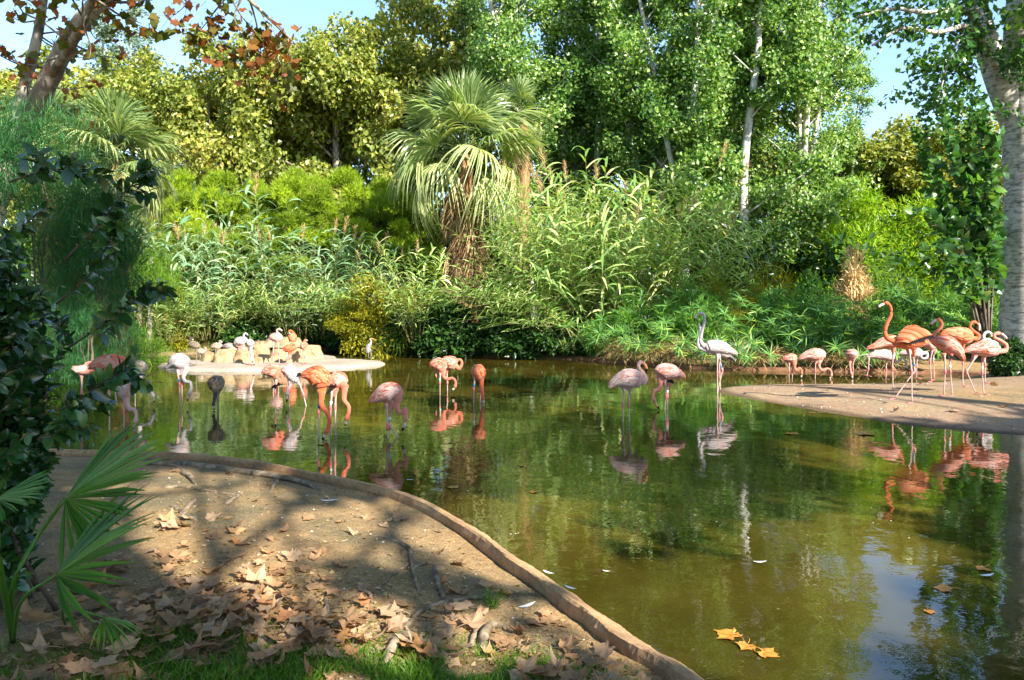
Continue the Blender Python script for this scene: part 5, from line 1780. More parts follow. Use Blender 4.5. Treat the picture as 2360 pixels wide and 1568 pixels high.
def sweep_egg(pts, rh, rw, nring, sides):
    """tube with an oval section; pts in the local frame, rh in the picture plane, rw in depth"""
    p = spline(pts, nring); u = np.linspace(0, 1, len(rh)); s = np.linspace(0, 1, nring)
    rh = np.interp(s, u, rh); rw = np.interp(s, u, rw)
    k = np.ones(3) / 3
    rh = np.convolve(np.pad(rh, 1, 'edge'), k, 'valid'); rw = np.convolve(np.pad(rw, 1, 'edge'), k, 'valid')
    t = nrm(np.gradient(p, axis=0))
    b = np.array([0, -1.0, 0])
    n = nrm(np.cross(t, b)); bb = nrm(np.cross(n, t))
    flip = np.where(n[len(n) // 2, 2] < 0, -1, 1)
    n = n * flip
    return p, n, np.broadcast_to(bb, n.shape).copy() * 1.0, rh, rw


def add_sweep(mb, p, n, b, rh, rw, sides=14, tint=0.0):
    a = np.arange(sides) / sides * 2 * np.pi
    ring = p[:, None] + rh[:, None, None] * np.cos(a)[None, :, None] * n[:, None] + rw[:, None, None] * np.sin(a)[None, :, None] * b[:, None]
    N = len(p)
    i = np.arange(N - 1)[:, None] * sides; j = np.arange(sides)[None]; k = (j + 1) % sides
    q = np.stack([i + j, i + k, i + sides + k, i + sides + j], -1).reshape(-1, 4)
    V = np.vstack([ring.reshape(-1, 3), p[:1], p[-1:]])
    tri = [(N * sides, (s + 1) % sides, s) for s in range(sides)] + [(N * sides + 1, (N - 1) * sides + s, (N - 1) * sides + (s + 1) % sides) for s in range(sides)]
    mb.add(V, q, tri, tint)


DG = bpy.context.evaluated_depsgraph_get


def fuse(mb, name, mat, voxel, neck_pts):
    """one continuous skin out of overlapping body, neck, head and thighs"""
    me = mb.mesh('tmp', mat)
    o = bpy.data.objects.new('tmp', me); COL.objects.link(o)
    r = o.modifiers.new('r', 'REMESH'); r.mode = 'VOXEL'; r.voxel_size = voxel; r.use_smooth_shade = True
    s = o.modifiers.new('s', 'SMOOTH'); s.factor = .5; s.iterations = 3
    ev = o.evaluated_get(DG())
    out = bpy.data.meshes.new_from_object(ev)
    out.name = name
    bpy.data.objects.remove(o); bpy.data.meshes.remove(me)
    V = np.zeros(len(out.vertices) * 3, np.float32); out.vertices.foreach_get('co', V); V = V.reshape(-1, 3)
    t = np.zeros(len(V))
    if neck_pts is not None:
        dn = np.full(len(V), 1e9)
        for i, q in enumerate(neck_pts):
            dn = np.minimum(dn, np.linalg.norm(V - q[:3], axis=1) - q[3])
        t = np.clip(1 - dn / .06, 0, 1)
    for nm in [a.name for a in out.attributes if a.name == 'tint']:
        out.attributes.remove(out.attributes[nm])
    a = out.attributes.new('tint', 'FLOAT', 'POINT'); a.data.foreach_set('value', t.astype(np.float32))
    out.materials.clear(); out.materials.append(mat)
    out.polygons.foreach_set('use_smooth', np.ones(len(out.polygons), bool))
    return out


FG = 'flamingos of the pond'


def bird(reg, base, g, body, neck, bill, legs, pal, label, dw=.85, noff=-.0, dd=0.0, name='flamingo', cat='flamingo', group=FG, band=None,
         wings=True, black=None, raised=None, billpal='bill_pale', seed=None, neckr=(.050, .034, .026, .024), headr=.034, lift=0.0, legmat=None, noffs=None):
    global R
    R = np.random.default_rng(int(reg) * 7919 + int(base[0]) * 31 + int(base[1]) if seed is None else seed)
    f = REG[reg]
    bx, by, k = f(*base)
    if g == 'w':
        d = F * H / (by - 700); z = 0.0
    elif g == 'i':
        z = .125; d = F * (H - z) / (by - 700)
    else:
        q = to_ground(bx, by); d = q[1]; z = q[2]
    d += dd
    if dd and g == 'w': z = P(bx, by, d)[2]
    Bp = P(bx, by, d)
    if g == 'w': Bp[2] = P(bx, by, d)[2]
    o = tag(empty(name, Bp), label, cat, group)

    def L(x, y, off=0.0):
        X, Y, _ = f(x, y)
        q = P(X, Y, d); q[1] += off
        return q - Bp
    mpp = k * d / F                                    # metres per picture point of this region
    pts = np.array([L(x, y) for x, y, r in body]); rr = np.array([r for _, _, r in body]) * mpp
    p, n, b, rh, rw = sweep_egg(pts, rr, np.minimum(rr * dw, .15 if dw < 1.05 else .22), 18, 16)
    mb = MB(); add_sweep(mb, p, n, b, rh, rw, 18)
    npts = None
    if neck:
        N = len(neck)
        offs = np.linspace(0, noff, N) if noffs is None else np.asarray(noffs)
        npth = spline(np.array([L(x, y, offs[i]) for i, (x, y) in enumerate(neck)]), 34)
        s = np.linspace(0, 1, 34)
        nr = np.interp(s, [0, .22, .6, .86, .93, .97, 1.0], [neckr[0], neckr[1], neckr[2], neckr[3], headr * .92, headr, headr * .78])
        tube(mb, npth, nr, 10)
        npts = np.column_stack([npth, nr])[6:]
        if bill:
            hd = npth[-1]; bt = L(*bill[0], offs[-1])
            c = spline(np.array([npth[-2], hd, hd + (bt - hd) * .6]), 5)
            tube(mb, c, [headr * .9, headr * .82, headr * .7, headr * .55, headr * .42], 8)
    for lg in legs:
        a = L(*lg[0]); kq = L(*lg[1])
        th = spline(np.array([a + (kq - a) * u + np.array([0, 0, .0]) for u in (-.12, .12, .42)]), 6)
        tube(mb, th, [.05, .045, .034, .024, .016, .010], 8)
    me = fuse(mb, name + '_body', BM[pal], .0115 if d < 15 else .014, npts)
    bo = put('body', me, o)
    # bill in two parts
    if bill and neck:
        hd = npth[-1]
        off = offs[-1]
        if len(bill) == 1:
            bp_ = [hd + (L(*bill[0], off) - hd) * .35, L(*bill[0], off)]
        else:
            bp_ = [hd + (L(*bill[0], off) - hd) * .55] + [L(*q, off) for q in bill]
        bs = spline(np.array(bp_), 12)
        thin = .022 if name == 'flamingo' else .014
        r1 = np.interp(np.linspace(0, 1, 12), [0, .5, .8, 1], [thin * .95, thin, thin * .72, thin * .2])
        cut = 8
        b1 = MB(); tube(b1, bs[:cut + 1], r1[:cut + 1], 8)
        bo1 = b1.obj('bill', M[billpal], o)
        b2 = MB(); tube(b2, bs[cut:], r1[cut:] * 1.05, 8)
        b2.obj('bill_tip', M['black' if name == 'flamingo' else billpal], bo1)
        axis = nrm(npth[-1] - npth[-4])
        for sgn in (-1, 1):
            eb = MB(); c = npth[-1] + np.array([0, sgn * headr * .80, 0]) + axis * .002
            tube(eb, np.array([c + np.array([0, -sgn * .004, 0]), c, c + np.array([0, sgn * .004, 0])]), [.007, .008, .003], 7)
            eb.obj('eye', M['eye'], bo)
    # wings: rows of overlapping feathers lying on the body
    if wings:
        S = np.linspace(0, 1, 18)

        def surf(s, a, off):
            s = min(max(s, 0.0), 1.0)
            c = np.array([np.interp(s, S, p[:, i]) for i in range(3)]); nn = np.array([np.interp(s, S, n[:, i]) for i in range(3)])
            bb = np.array([np.interp(s, S, b[:, i]) for i in range(3)])
            return c + nn * (np.interp(s, S, rh) + off) * math.cos(a) + bb * (np.interp(s, S, rw) + off) * math.sin(a)
        bump_t = R.normal(0, .1)
        for side in (1, -1):
            wb = MB(); bw = MB()
            for ri, (s0, ln) in enumerate(((.36, .30), (.48, .33), (.60, .34), (.70, .34), (.79, .32), (.86, .26))):
                for ci in range(8):
                    a0 = math.radians(14 + ci * 12.5 + (6 if ri % 2 else 0) + R.normal(0, 2))
                    if a0 > math.radians(112 - 6 * ri * 0): continue
                    ss0 = s0 - .02 * ci * .3 + R.normal(0, .012)
                    lng = ln * (.85 + .3 * R.random())
                    W_ = math.radians(8.5)
                    rows = []
                    for u in (0, .35, .72, .92, 1.0):
                        w_ = W_ * (.85, 1.05, .95, .6, .08)[int(round(u * 4)) if u not in (.35, .72, .92) else {.35: 1, .72: 2, .92: 3}[u]]
                        lif = .002 + .0018 * ri + .011 * u * (.6 + .8 * (ci % 3 == 0))
                        aa = a0 + .16 * u
                        rows += [surf(ss0 - lng * u, aa - w_, lif), surf(ss0 - lng * u, aa, lif + .004), surf(ss0 - lng * u, aa + w_, lif)]
                    q = []
                    for r_ in range(4):
                        v0 = 3 * r_
                        q += [(v0, v0 + 1, v0 + 4, v0 + 3), (v0 + 1, v0 + 2, v0 + 5, v0 + 4)]
                    ti = float(np.clip(R.choice([.0, .25, .6, 1.0], p=[.28, .27, .25, .20]) + .3 * (ri == 0) + .25 * (ci < 2) * R.random() + bump_t, 0, 1))
                    wb.add(rows, q, None, ti)
            w = wb.obj('wing', WM[pal], o)
            # the black flight feathers that show under the folded wing
            for j in range(4):
                a0 = math.radians(92 + 7 * j)
                rows = []
                for u, ww in ((0, 5), (.5, 5), (1, .5)):
                    s_ = .30 - .29 * u - .02 * j
                    rows += [surf(s_, a0 - math.radians(ww), .007), surf(s_, a0 + math.radians(ww), .007)]
                bw.add(rows, [(0, 1, 3, 2), (2, 3, 5, 4)])
            if pal not in ('chick', 'buff', 'heron', 'grey'):
                bw.obj('flight_feathers', M['black'], w)
    if black:
        for seg in black:
            kb = MB(); q = [L(*a) for a in seg]
            c = spline(np.array(q), 6); c[:, 1] -= .05
            for j in range(3):
                cc = c + np.array([0, -.012 * j, -.016 * j])
                w_ = np.array([0, 0, .012])
                V = np.concatenate([np.stack([cc - w_ * t_, cc + w_ * t_], 1) for t_ in [1]], 0).reshape(-1, 3)
                V[-2:] = cc[-1]
                kb.add(V, [(2 * i, 2 * i + 1, 2 * i + 3, 2 * i + 2) for i in range(5)])
            kb.obj('wing_tip', M['black'], o)
    if raised:
        for seg, mt, wd in raised:
            kb = MB(); q = [L(*a) for a in seg]
            c = spline(np.array(q), 9)
            for j in range(7):
                u = j / 6
                cc = c + np.array([0, -.11 + .20 * u, 0]) + np.outer(np.linspace(0, 1, 9), np.array([.04 * (u - .5), 0, -.12 * u * wd]))
                w_ = np.array([.0, .016, .022])
                V = np.stack([cc - w_ * 1.3, cc + w_ * 1.3], 1).reshape(-1, 3); V[-2:] = cc[-1]
                kb.add(V, [(2 * i, 2 * i + 1, 2 * i + 3, 2 * i + 2) for i in range(8)], None, float(R.random()))
            kb.obj('raised_wing', mt, o)
    # legs
    small = pal in ('chick', 'grey', 'buff', 'heron')
    lm = M['leg_dark'] if small else M['leg']
    for li, lg in enumerate(legs):
        off = (-.035, .035)[li % 2] if len(legs) > 1 else 0
        pts = [L(x, y, off) for x, y in lg]
        foot = pts[-1].copy()
        knee_u = .5
        if g == 'w' and abs(lg[-1][1] - base[1]) < 25:
            pts[-1] = pts[-1] + np.array([0, 0, -.22 - max(0, foot[2])])
        seglen = [np.linalg.norm(pts[i + 1] - pts[i]) for i in range(len(pts) - 1)]
        path = []; rad = []
        for i in range(len(pts) - 1):
            a, c = pts[i], pts[i + 1]
            for u in np.linspace(0, 1, 7)[(0 if i == 0 else 1):]:
                path.append(a + (c - a) * u)
                e = min(np.linalg.norm(path[-1] - pts[1]), 9)
                base_r = .0105 - .0015 * (i > 0) + (.008 * (1 - u) ** 2 if i == 0 else 0)
                rad.append(base_r + .0065 * math.exp(-(e / .035) ** 2))
        lb = MB(); tube(lb, np.array(path), np.array(rad) * (.8 if small else 1), 8)
        lo = lb.obj('leg', lm, o)
        if not small:
            kb = MB(); a = pts[1]; dv = nrm(pts[min(2, len(pts) - 1)] - pts[0])
            tube(kb, np.array([a - dv * .05, a - dv * .02, a, a + dv * .02, a + dv * .06]), [.0108, .0168, .0185, .0165, .0098], 8)
            kb.obj('knee', M['leg_pink'], lo)
        if band and li in band:
            kb = MB(); a = pts[0] + (pts[1] - pts[0]) * .72; dv = nrm(pts[1] - pts[0])
            tube(kb, np.array([a - dv * .022, a, a + dv * .022]), .0165, 10)
            kb.obj('leg_ring', M[band[li]], lo)
        if g != 'w' and abs(lg[-1][1] - base[1]) < 90:
            gz = .0
            fb = MB(); c = foot.copy()
            dirx = 1 if (neck and neck[-1][0] > body[len(body) // 2][0]) else -1
            tip = []
            for a in (-.55, 0, .55):
                tip.append(c + np.array([dirx * .095 * math.cos(a), -.095 * math.sin(a) - .02, -.004]))
            V = [c + np.array([0, 0, .012])] + tip + [(tip[0] + tip[1]) / 2 * .9 + c * .1, (tip[1] + tip[2]) / 2 * .9 + c * .1]
            fb.add(V, None, [(0, 1, 4), (0, 4, 2), (0, 2, 5), (0, 5, 3)])
            for t_ in tip:
                tube(fb, np.array([c + np.array([0, 0, .008]), (c + t_) / 2 + np.array([0, 0, .008]), t_ + np.array([0, 0, .003])]), [.008, .006, .003], 5)
            tube(fb, np.array([c + np.array([0, 0, .01]), c + np.array([-dirx * .03, 0, .006])]), [.006, .002], 4)
            fb.obj('foot', M['leg_pink'] if not small else lm, lo)
    return o


def eyes_dummy():
    pass


# left part of the pond
bird('1', (400, 1050), 'w', [(180, 560, 12), (235, 585, 34), (300, 590, 45), (360, 590, 34)], [(365, 590), (400, 565), (392, 525), (350, 512), (310, 530)], [(300, 545), (275, 575)],
     [[(270, 625), (270, 800), (270, 1045)]], 'pink', 'pink flamingo almost hidden behind the glossy shrub, leftmost of all')
bird('1', (552, 1160), 'w', [(335, 572, 10), (400, 545, 42), (500, 525, 82), (600, 530, 88), (680, 545, 62), (708, 552, 40)], [(690, 560), (722, 510), (690, 472), (640, 450), (588, 444)], [(560, 455), (535, 480)],
     [[(545, 600), (549, 780), (555, 1160)], [(585, 610), (575, 740), (598, 935)]], 'coral', 'coral flamingo beside the glossy shrub with its neck folded over its back', noff=-.07, band={0: 'band_blue'})
bird('1', (700, 1140), 'w', [(570, 640, 22), (610, 670, 62), (665, 730, 96), (690, 800, 70), (706, 850, 40)], [(702, 835), (716, 910), (745, 960), (795, 968), (818, 1020), (812, 1085)], [(805, 1130), (785, 1165)],
     [[(688, 850), (682, 985), (680, 1140)]], 'palepink', 'pale pink flecked flamingo feeding behind the young palm blades', dw=1.0, noff=-.06)
bird('1', (790, 930), 'w', [(690, 505, 15), (730, 532, 45), (790, 558, 78), (845, 565, 66), (862, 600, 42)], [(858, 590), (836, 680), (850, 740), (918, 755), (962, 795), (982, 848)], [(986, 868), (984, 898)],
     [[(792, 630), (788, 770), (790, 930)]], 'white', 'whitish flamingo with its neck stretched far right into the water, behind the coral one', noff=-.05)
bird('1', (1238, 930), 'w', [(1075, 566, 6), (1130, 545, 28), (1180, 510, 70), (1240, 505, 80), (1293, 530, 56)], [(1290, 545), (1275, 610), (1260, 662), (1290, 695), (1332, 702), (1342, 760), (1326, 818)], [(1316, 845), (1303, 885)],
     [[(1207, 580), (1228, 720), (1238, 930)], [(1245, 580), (1232, 715), (1240, 925)]], 'white', 'white flamingo with pink tail feeding alone between the shrub and the grey young bird', band={0: 'band_blue'}, noff=-.05)
bird('1', (1590, 965), 'w', [(1592, 640, 40), (1586, 690, 72), (1580, 750, 64), (1574, 800, 38)], [(1575, 800), (1570, 860), (1572, 918)], [(1577, 940), (1580, 962)],
     [[(1599, 790), (1597, 870), (1597, 965)], [(1585, 790), (1588, 870), (1590, 960)]], 'chick', 'grey-brown young flamingo seen from behind, dark neck straight down', dw=1.1, noff=-.1)
# middle group
bird('2', (274, 690), 'w', [(158, 418, 8), (200, 405, 35), (262, 402, 62), (315, 412, 42)], [(318, 410), (338, 450), (332, 492), (311, 474), (300, 440)], [(296, 480), (293, 542)],
     [[(275, 460), (273, 580), (275, 690)]], 'coral', 'coral flamingo with its white and black bill hanging in front, overlapping a grey-white bird', noff=-.10)
bird('2', (395, 700), 'w', [(332, 385, 30), (388, 398, 60), (420, 450, 48), (412, 490, 32)], [(410, 480), (386, 540), (378, 590)], [(376, 612), (375, 655)],
     [[(395, 480), (394, 560), (395, 700)], [(452, 465), (500, 590), (535, 738)]], 'white', 'grey-white flamingo feeding with one leg stretched out behind it to the right', noff=-.05, black=[[(440, 430), (475, 415), (510, 425)], [(345, 480), (290, 505), (240, 530)]], dd=.15)
bird('2', (635, 950), 'w', [(490, 448, 10), (540, 432, 45), (600, 442, 94), (650, 470, 98), (665, 530, 58)], [(668, 525), (660, 610), (662, 680), (706, 735), (732, 800), (722, 865), (708, 905)], [(695, 930), (672, 950)],
     [[(640, 560), (635, 740), (630, 950)]], 'orange', 'largest bright orange flamingo feeding at the front of the left group', noff=-.08, band={0: 'band_blue'})
bird('2', (757, 945), 'w', [(712, 525, 12), (750, 490, 52), (808, 477, 72), (848, 512, 44)], [(852, 508), (845, 590), (848, 640), (885, 688), (886, 740), (868, 800)], [(862, 825), (859, 850)],
     [[(749, 560), (737, 700), (742, 950)], [(771, 560), (765, 700), (772, 950)]], 'coral', 'coral flamingo with black wing tips feeding right behind the bright orange one', noff=-.04, black=[[(775, 510), (740, 535), (705, 572)]], dd=.1, band={0: 'band_white'})
bird('2', (1219, 948), 'w', [(1052, 662, 8), (1108, 625, 38), (1188, 588, 82), (1258, 582, 88), (1303, 620, 48)], [(1303, 610), (1284, 680), (1302, 735), (1337, 735), (1355, 703), (1365, 745), (1354, 803)], [(1350, 842), (1329, 893)],
     [[(1202, 665), (1208, 850), (1220, 950)], [(1240, 665), (1212, 850), (1285, 940), (1330, 944)]], 'pink', 'pink flamingo with crossed legs and its head just above the water, left of the middle', noff=-.05, band={1: 'band_green'}, seed=5)
bird('2', (1644, 592), 'w', [(1555, 356, 8), (1590, 345, 40), (1640, 350, 60), (1674, 390, 38)], [(1672, 385), (1671, 440), (1700, 464), (1748, 456), (1773, 490), (1766, 528)], [(1752, 546), (1735, 560)],
     [[(1645, 415), (1642, 490), (1643, 592)], [(1600, 395), (1606, 430), (1607, 445)]], 'coral', 'coral flamingo feeding with a looped neck, left one of the pair in mid pond', noff=-.05, band={0: 'band_green'})
bird('2', (1705, 575), 'w', [(1650, 330, 15), (1690, 320, 42), (1738, 335, 60), (1773, 352, 40)], [(1773, 355), (1800, 378), (1823, 335), (1810, 303), (1782, 308)], [(1770, 318), (1763, 345)],
     [[(1697, 390), (1702, 490), (1705, 575)]], 'coral', 'coral flamingo preening its side, right one of the pair in mid pond', dd=.3)
bird('2', (1948, 658), 'w', [(1950, 345, 35), (1958, 400, 63), (1975, 450, 40), (1985, 475, 25)], [(1985, 468), (1992, 560), (2003, 622)], [(2005, 648), (2003, 672)],
     [[(1932, 450), (1923, 540), (1920, 655)], [(1972, 470), (1977, 570), (1977, 660)]], 'orange', 'orange flamingo seen end-on with its neck straight down, alone in mid pond', dw=1.1, noff=-.12, band={0: 'band_blue'})
# right of the middle
bird('3', (278, 1042), 'w', [(132, 766, 8), (178, 722, 38), (258, 692, 78), (340, 692, 82), (393, 722, 48)], [(398, 725), (437, 690), (416, 640), (386, 600), (378, 566), (400, 544)], [(425, 560), (444, 595), (444, 645)],
     [[(260, 770), (248, 900), (247, 1045)], [(310, 770), (303, 900), (307, 1040)]], 'palepink', 'pale pink flamingo with S-shaped neck and black-tipped orange bill, standing right of the middle', billpal='bill_orange')
bird('3', (604, 942), 'w', [(768, 676, 8), (720, 652, 30), (640, 632, 68), (572, 632, 70), (546, 660, 43)], [(550, 655), (560, 728), (545, 773), (506, 785), (495, 830), (508, 868)], [(520, 900), (548, 934)],
     [[(596, 705), (605, 830), (583, 942)], [(622, 705), (624, 830), (620, 942)]], 'pink', 'pink striped flamingo bending left into the water beside the pale S-necked one', billpal='bill_orange', noff=-.05, band={1: 'band_white'}, black=[[(612, 685), (640, 690), (668, 705)]])
bird('3', (1030, 812), 'w', [(1200, 485, 8), (1140, 458, 30), (1060, 428, 54), (978, 422, 54), (936, 432, 38)], [(940, 430), (897, 380), (900, 310), (922, 230), (928, 175), (908, 140), (884, 142)], [(860, 158), (844, 180), (845, 214)],
     [[(1030, 485), (1030, 635), (1030, 815)], [(1047, 485), (1080, 620), (1015, 812)]], 'white', 'tall white flamingo with raised head walking left in front of the sedges', band={1: 'band_blue'}, noff=-.02, billpal='bill_pale')
bird('3', (1066, 805), 'w', [(1175, 540, 6), (1110, 495, 24), (1020, 455, 42), (952, 452, 38)], [(952, 452), (884, 430), (873, 375), (890, 300), (886, 250)], [(878, 232), (862, 222)],
     [[(1052, 485), (1052, 640), (1068, 805)]], 'white', 'second whitish flamingo hidden behind the tall white one, its neck and dark tail showing', dd=.45, black=[[(1110, 495), (1150, 515), (1180, 545)]])
# on and behind the point of land at the right
bird('5', (205, 803), 'w', [(132, 633, 6), (170, 625, 30), (220, 625, 44), (258, 640, 32)], [(250, 640), (240, 700), (258, 735), (285, 710), (300, 730), (302, 765)], [(298, 785), (293, 808)],
     [[(190, 665), (188, 735), (187, 803)], [(228, 665), (228, 735), (228, 803)]], 'coral', 'small coral flamingo feeding behind the tip of the land, leftmost of the right-hand birds', noff=-.05)
bird('5', (434, 806), 'w', [(278, 632, 8), (340, 602, 34), (410, 592, 60), (478, 592, 54), (500, 620, 35)], [(495, 615), (466, 680), (490, 730), (545, 715), (576, 745), (572, 785)], [(562, 800), (550, 806)],
     [[(438, 645), (435, 730), (433, 806)]], 'pink', 'pink flamingo feeding with a looped neck behind the low point of land', noff=-.05)
bird('5', (775, 806), 'w', [(765, 542, 35), (770, 580, 60), (756, 630, 35)], [(755, 622), (745, 690), (750, 768)], [(755, 790), (760, 808)],
     [[(783, 640), (782, 720), (779, 806)]], 'pink', 'pink flamingo seen end-on with its neck straight down, just behind the low point of land', dw=1.1, noff=-.1)
bird('5', (1152, 905), 'l', [(905, 536, 8), (985, 512, 30), (1080, 475, 58), (1160, 472, 60), (1200, 470, 40)], [(1200, 470), (1230, 430), (1245, 380)], None,
     [[(1152, 545), (1146, 710), (1152, 908)]], 'coral', 'orange flamingo with fringed tail feathers, hidden behind the tallest flamingo', wings=True, dw=.9, black=[[(960, 535), (935, 537), (912, 540)]])
bird('5', (1095, 815), 'l', [(912, 612, 8), (980, 592, 38), (1060, 592, 48), (1135, 602, 45), (1165, 612, 30)], [(1160, 612), (1178, 660), (1213, 640), (1236, 612), (1262, 638), (1276, 680)], [(1275, 702), (1268, 738)],
     [[(922, 615), (918, 720), (903, 785)], [(1100, 625), (1095, 720), (1093, 818)]], 'palepink', 'pale pink flamingo bending its looped neck down behind the legs of the tallest flamingo')
bird('5', (1315, 1030), 'l', [(1478, 472, 10), (1420, 470, 45), (1315, 470, 76), (1205, 470, 62), (1160, 462, 40)], [(1165, 465), (1095, 430), (1076, 370), (1100, 290), (1132, 222), (1128, 150), (1102, 113), (1085, 113)], [(1052, 126), (1020, 146), (1004, 186)],
     [[(1290, 535), (1312, 740), (1315, 1030)], [(1345, 535), (1362, 740), (1172, 1000)]], 'orange', 'tallest orange flamingo with head held high and wings half raised', band={1: 'band_blue'},
     raised=[([(1170, 440), (1220, 370), (1310, 352), (1390, 370), (1450, 405)], None, 1.0), ([(1200, 455), (1270, 440), (1330, 415), (1385, 400), (1430, 400)], 'black', .4), ([(1300, 370), (1390, 345), (1450, 355), (1505, 375)], None, .5)] and None)
bird('5', (1369, 808), 'l', [(1205, 577, 6), (1270, 572, 28), (1350, 572, 44), (1408, 582, 45)], [(1405, 580), (1458, 570), (1456, 612), (1420, 622), (1392, 602), (1396, 565)], None,
     [[(1372, 620), (1370, 700), (1368, 808)]], 'white', 'white flamingo asleep with its neck coiled at its side, among the orange ones', noff=-.08)
bird('5', (1662, 968), 'l', [(1805, 650, 8), (1762, 575, 34), (1690, 512, 68), (1612, 482, 72), (1545, 462, 48), (1515, 455, 34)], [(1515, 458), (1500, 430), (1540, 385), (1594, 336), (1598, 288), (1566, 260)], [(1534, 276), (1502, 304), (1496, 340)],
     [[(1615, 590), (1620, 740), (1610, 965)], [(1684, 590), (1690, 740), (1712, 972)]], 'coral', 'coral flamingo facing left with orange wing ends, second tallest, in front of the group', band={1: 'band_white'}, black=[[(1650, 590), (1680, 602), (1715, 612)]])
bird('5', (1795, 886), 'l', [(1580, 406, 8), (1640, 390, 35), (1730, 405, 72), (1820, 422, 74), (1872, 432, 48)], [(1870, 435), (1928, 440), (1945, 410), (1893, 370), (1860, 330), (1880, 290), (1918, 290)], [(1945, 315), (1946, 360), (1922, 396)],
     [[(1800, 485), (1795, 660), (1795, 886)]], 'orange', 'orange flamingo with its head bent down over its breast, behind the right pair')
bird('5', (1990, 957), 'l', [(1785, 566, 8), (1860, 542, 34), (1950, 532, 72), (2050, 532, 78), (2118, 552, 50)], [(2118, 555), (2185, 550), (2195, 500), (2140, 455), (2086, 430), (2086, 400), (2130, 388)], [(2166, 405), (2194, 435), (2200, 476)],
     [[(1900, 605), (1818, 740), (1902, 940)], [(1990, 605), (1985, 750), (2000, 957)]], 'pink', 'pink flamingo facing right with a tight S-neck, rightmost of all', band={1: 'band_white'})
bird('5', (1520, 835), 'l', [(1400, 440, 10), (1440, 470, 40), (1490, 490, 58), (1530, 520, 42)], None, None,
     [[(1505, 550), (1485, 650), (1497, 835)], [(1535, 550), (1532, 660), (1542, 825)]], 'pink', 'pink flamingo hidden behind the coral one facing left, its legs and rump showing', band={1: 'band_green'})
bird('5', (2000, 852), 'l', [(1945, 500, 18), (2000, 480, 40), (2060, 475, 30)], [(2000, 472), (1984, 420), (2005, 386), (2036, 378), (2056, 402)], [(2058, 415), (2056, 438)],
     [[(2000, 515), (2000, 680), (2000, 850)]], 'white', 'white flamingo behind the rightmost pink one, only its looped neck showing')
# on the island
bird('4', (232, 510), 'i', [(150, 262, 22), (190, 286, 38), (235, 300, 38), (260, 285, 22)], [(170, 270), (164, 240), (180, 214), (190, 226)], [(192, 240), (190, 255)],
     [[(232, 325), (232, 420), (232, 510)]], 'chick', 'dark grey-brown young flamingo preening on one leg, leftmost on the island', wings=False)
bird('4', (290, 458), 'i', [(235, 371, 8), (265, 370, 27), (303, 371, 31), (325, 371, 22)], [(318, 375), (338, 352), (330, 320)], [(326, 330), (319, 345)],
     [[(284, 395), (283, 425), (282, 456)], [(299, 395), (298, 425), (297, 456)]], 'buff', 'small buff young flamingo with a pale breast at the left end of the island', neckr=(.035, .024, .02, .02), headr=.028)
bird('4', (458, 472), 'i', [(392, 331, 6), (420, 316, 25), (455, 311, 37), (488, 312, 28)], [(484, 322), (512, 302), (487, 276), (482, 256), (498, 250)], [(508, 262), (513, 292)],
     [[(448, 340), (447, 400), (447, 470)], [(468, 340), (468, 400), (468, 474)]], 'buff', 'buff young flamingo with a tight S-neck standing by the first small boulder', neckr=(.035, .024, .02, .02), headr=.028)
bird('4', (596, 480), 'i', [(520, 322, 6), (560, 311, 27), (604, 316, 38), (638, 326, 31)], [(638, 330), (672, 350), (654, 368), (634, 362)], [(630, 350), (640, 340)],
     [[(588, 345), (588, 410), (588, 480)], [(603, 345), (603, 410), (603, 480)]], 'grey', 'grey young flamingo with its neck curled down in front of the broad sloping boulder')
bird('4', (700, 482), 'i', [(648, 288, 12), (690, 262, 44), (735, 257, 46), (763, 257, 30)], [(760, 265), (779, 236), (752, 206), (751, 182), (774, 169)], [(790, 182), (796, 207)],
     [[(700, 295), (700, 400), (700, 482)]], 'white', 'whitish flamingo with a pink bill and S-neck standing among the island boulders')
bird('4', (725, 470), 'i', [(665, 312, 8), (708, 306, 24), (760, 302, 24)], None, None, [[(722, 322), (722, 400), (722, 470)]], 'palepink', 'pale pink flamingo mostly hidden behind the small pink one on the island', dd=.2)
bird('4', (738, 482), 'i', [(806, 360, 10), (770, 352, 37), (720, 357, 44), (690, 367, 25)], [(698, 368), (688, 395), (700, 405)], None,
     [[(746, 395), (750, 430), (708, 482)], [(743, 395), (741, 440), (745, 482)]], 'pink', 'small pink flamingo with its head tucked, in front of the tan boulders')
bird('4', (812, 512), 'i', [(800, 240, 25), (820, 276, 44), (828, 312, 34)], [(828, 315), (832, 370), (850, 420), (864, 468)], [(870, 490), (873, 517)],
     [[(832, 325), (828, 400), (828, 514)], [(802, 315), (790, 400), (786, 510)]], 'white', 'grey-white flamingo bending its neck to the ground at the front of the island', dw=1.0, noff=-.06)
bird('4', (1110, 508), 'i', [(1030, 238, 8), (1068, 217, 40), (1108, 217, 48), (1143, 227, 32)], [(1138, 240), (1169, 215), (1136, 176), (1113, 150), (1120, 127), (1148, 124)], [(1164, 138), (1164, 167)],
     [[(1080, 255), (1080, 390), (1085, 508)], [(1123, 257), (1128, 390), (1137, 510)]], 'palepink', 'tall pale pink flamingo with an S-neck in the centre of the island')
bird('4', (1050, 440), 'i', [(985, 272, 5), (1018, 254, 20), (1062, 252, 30)], [(1060, 252), (1085, 238), (1078, 214)], None, [[(1040, 275), (1040, 360), (1042, 440)]], 'palepink', 'pale flamingo whose tail shows left of the tall pale one on the island')
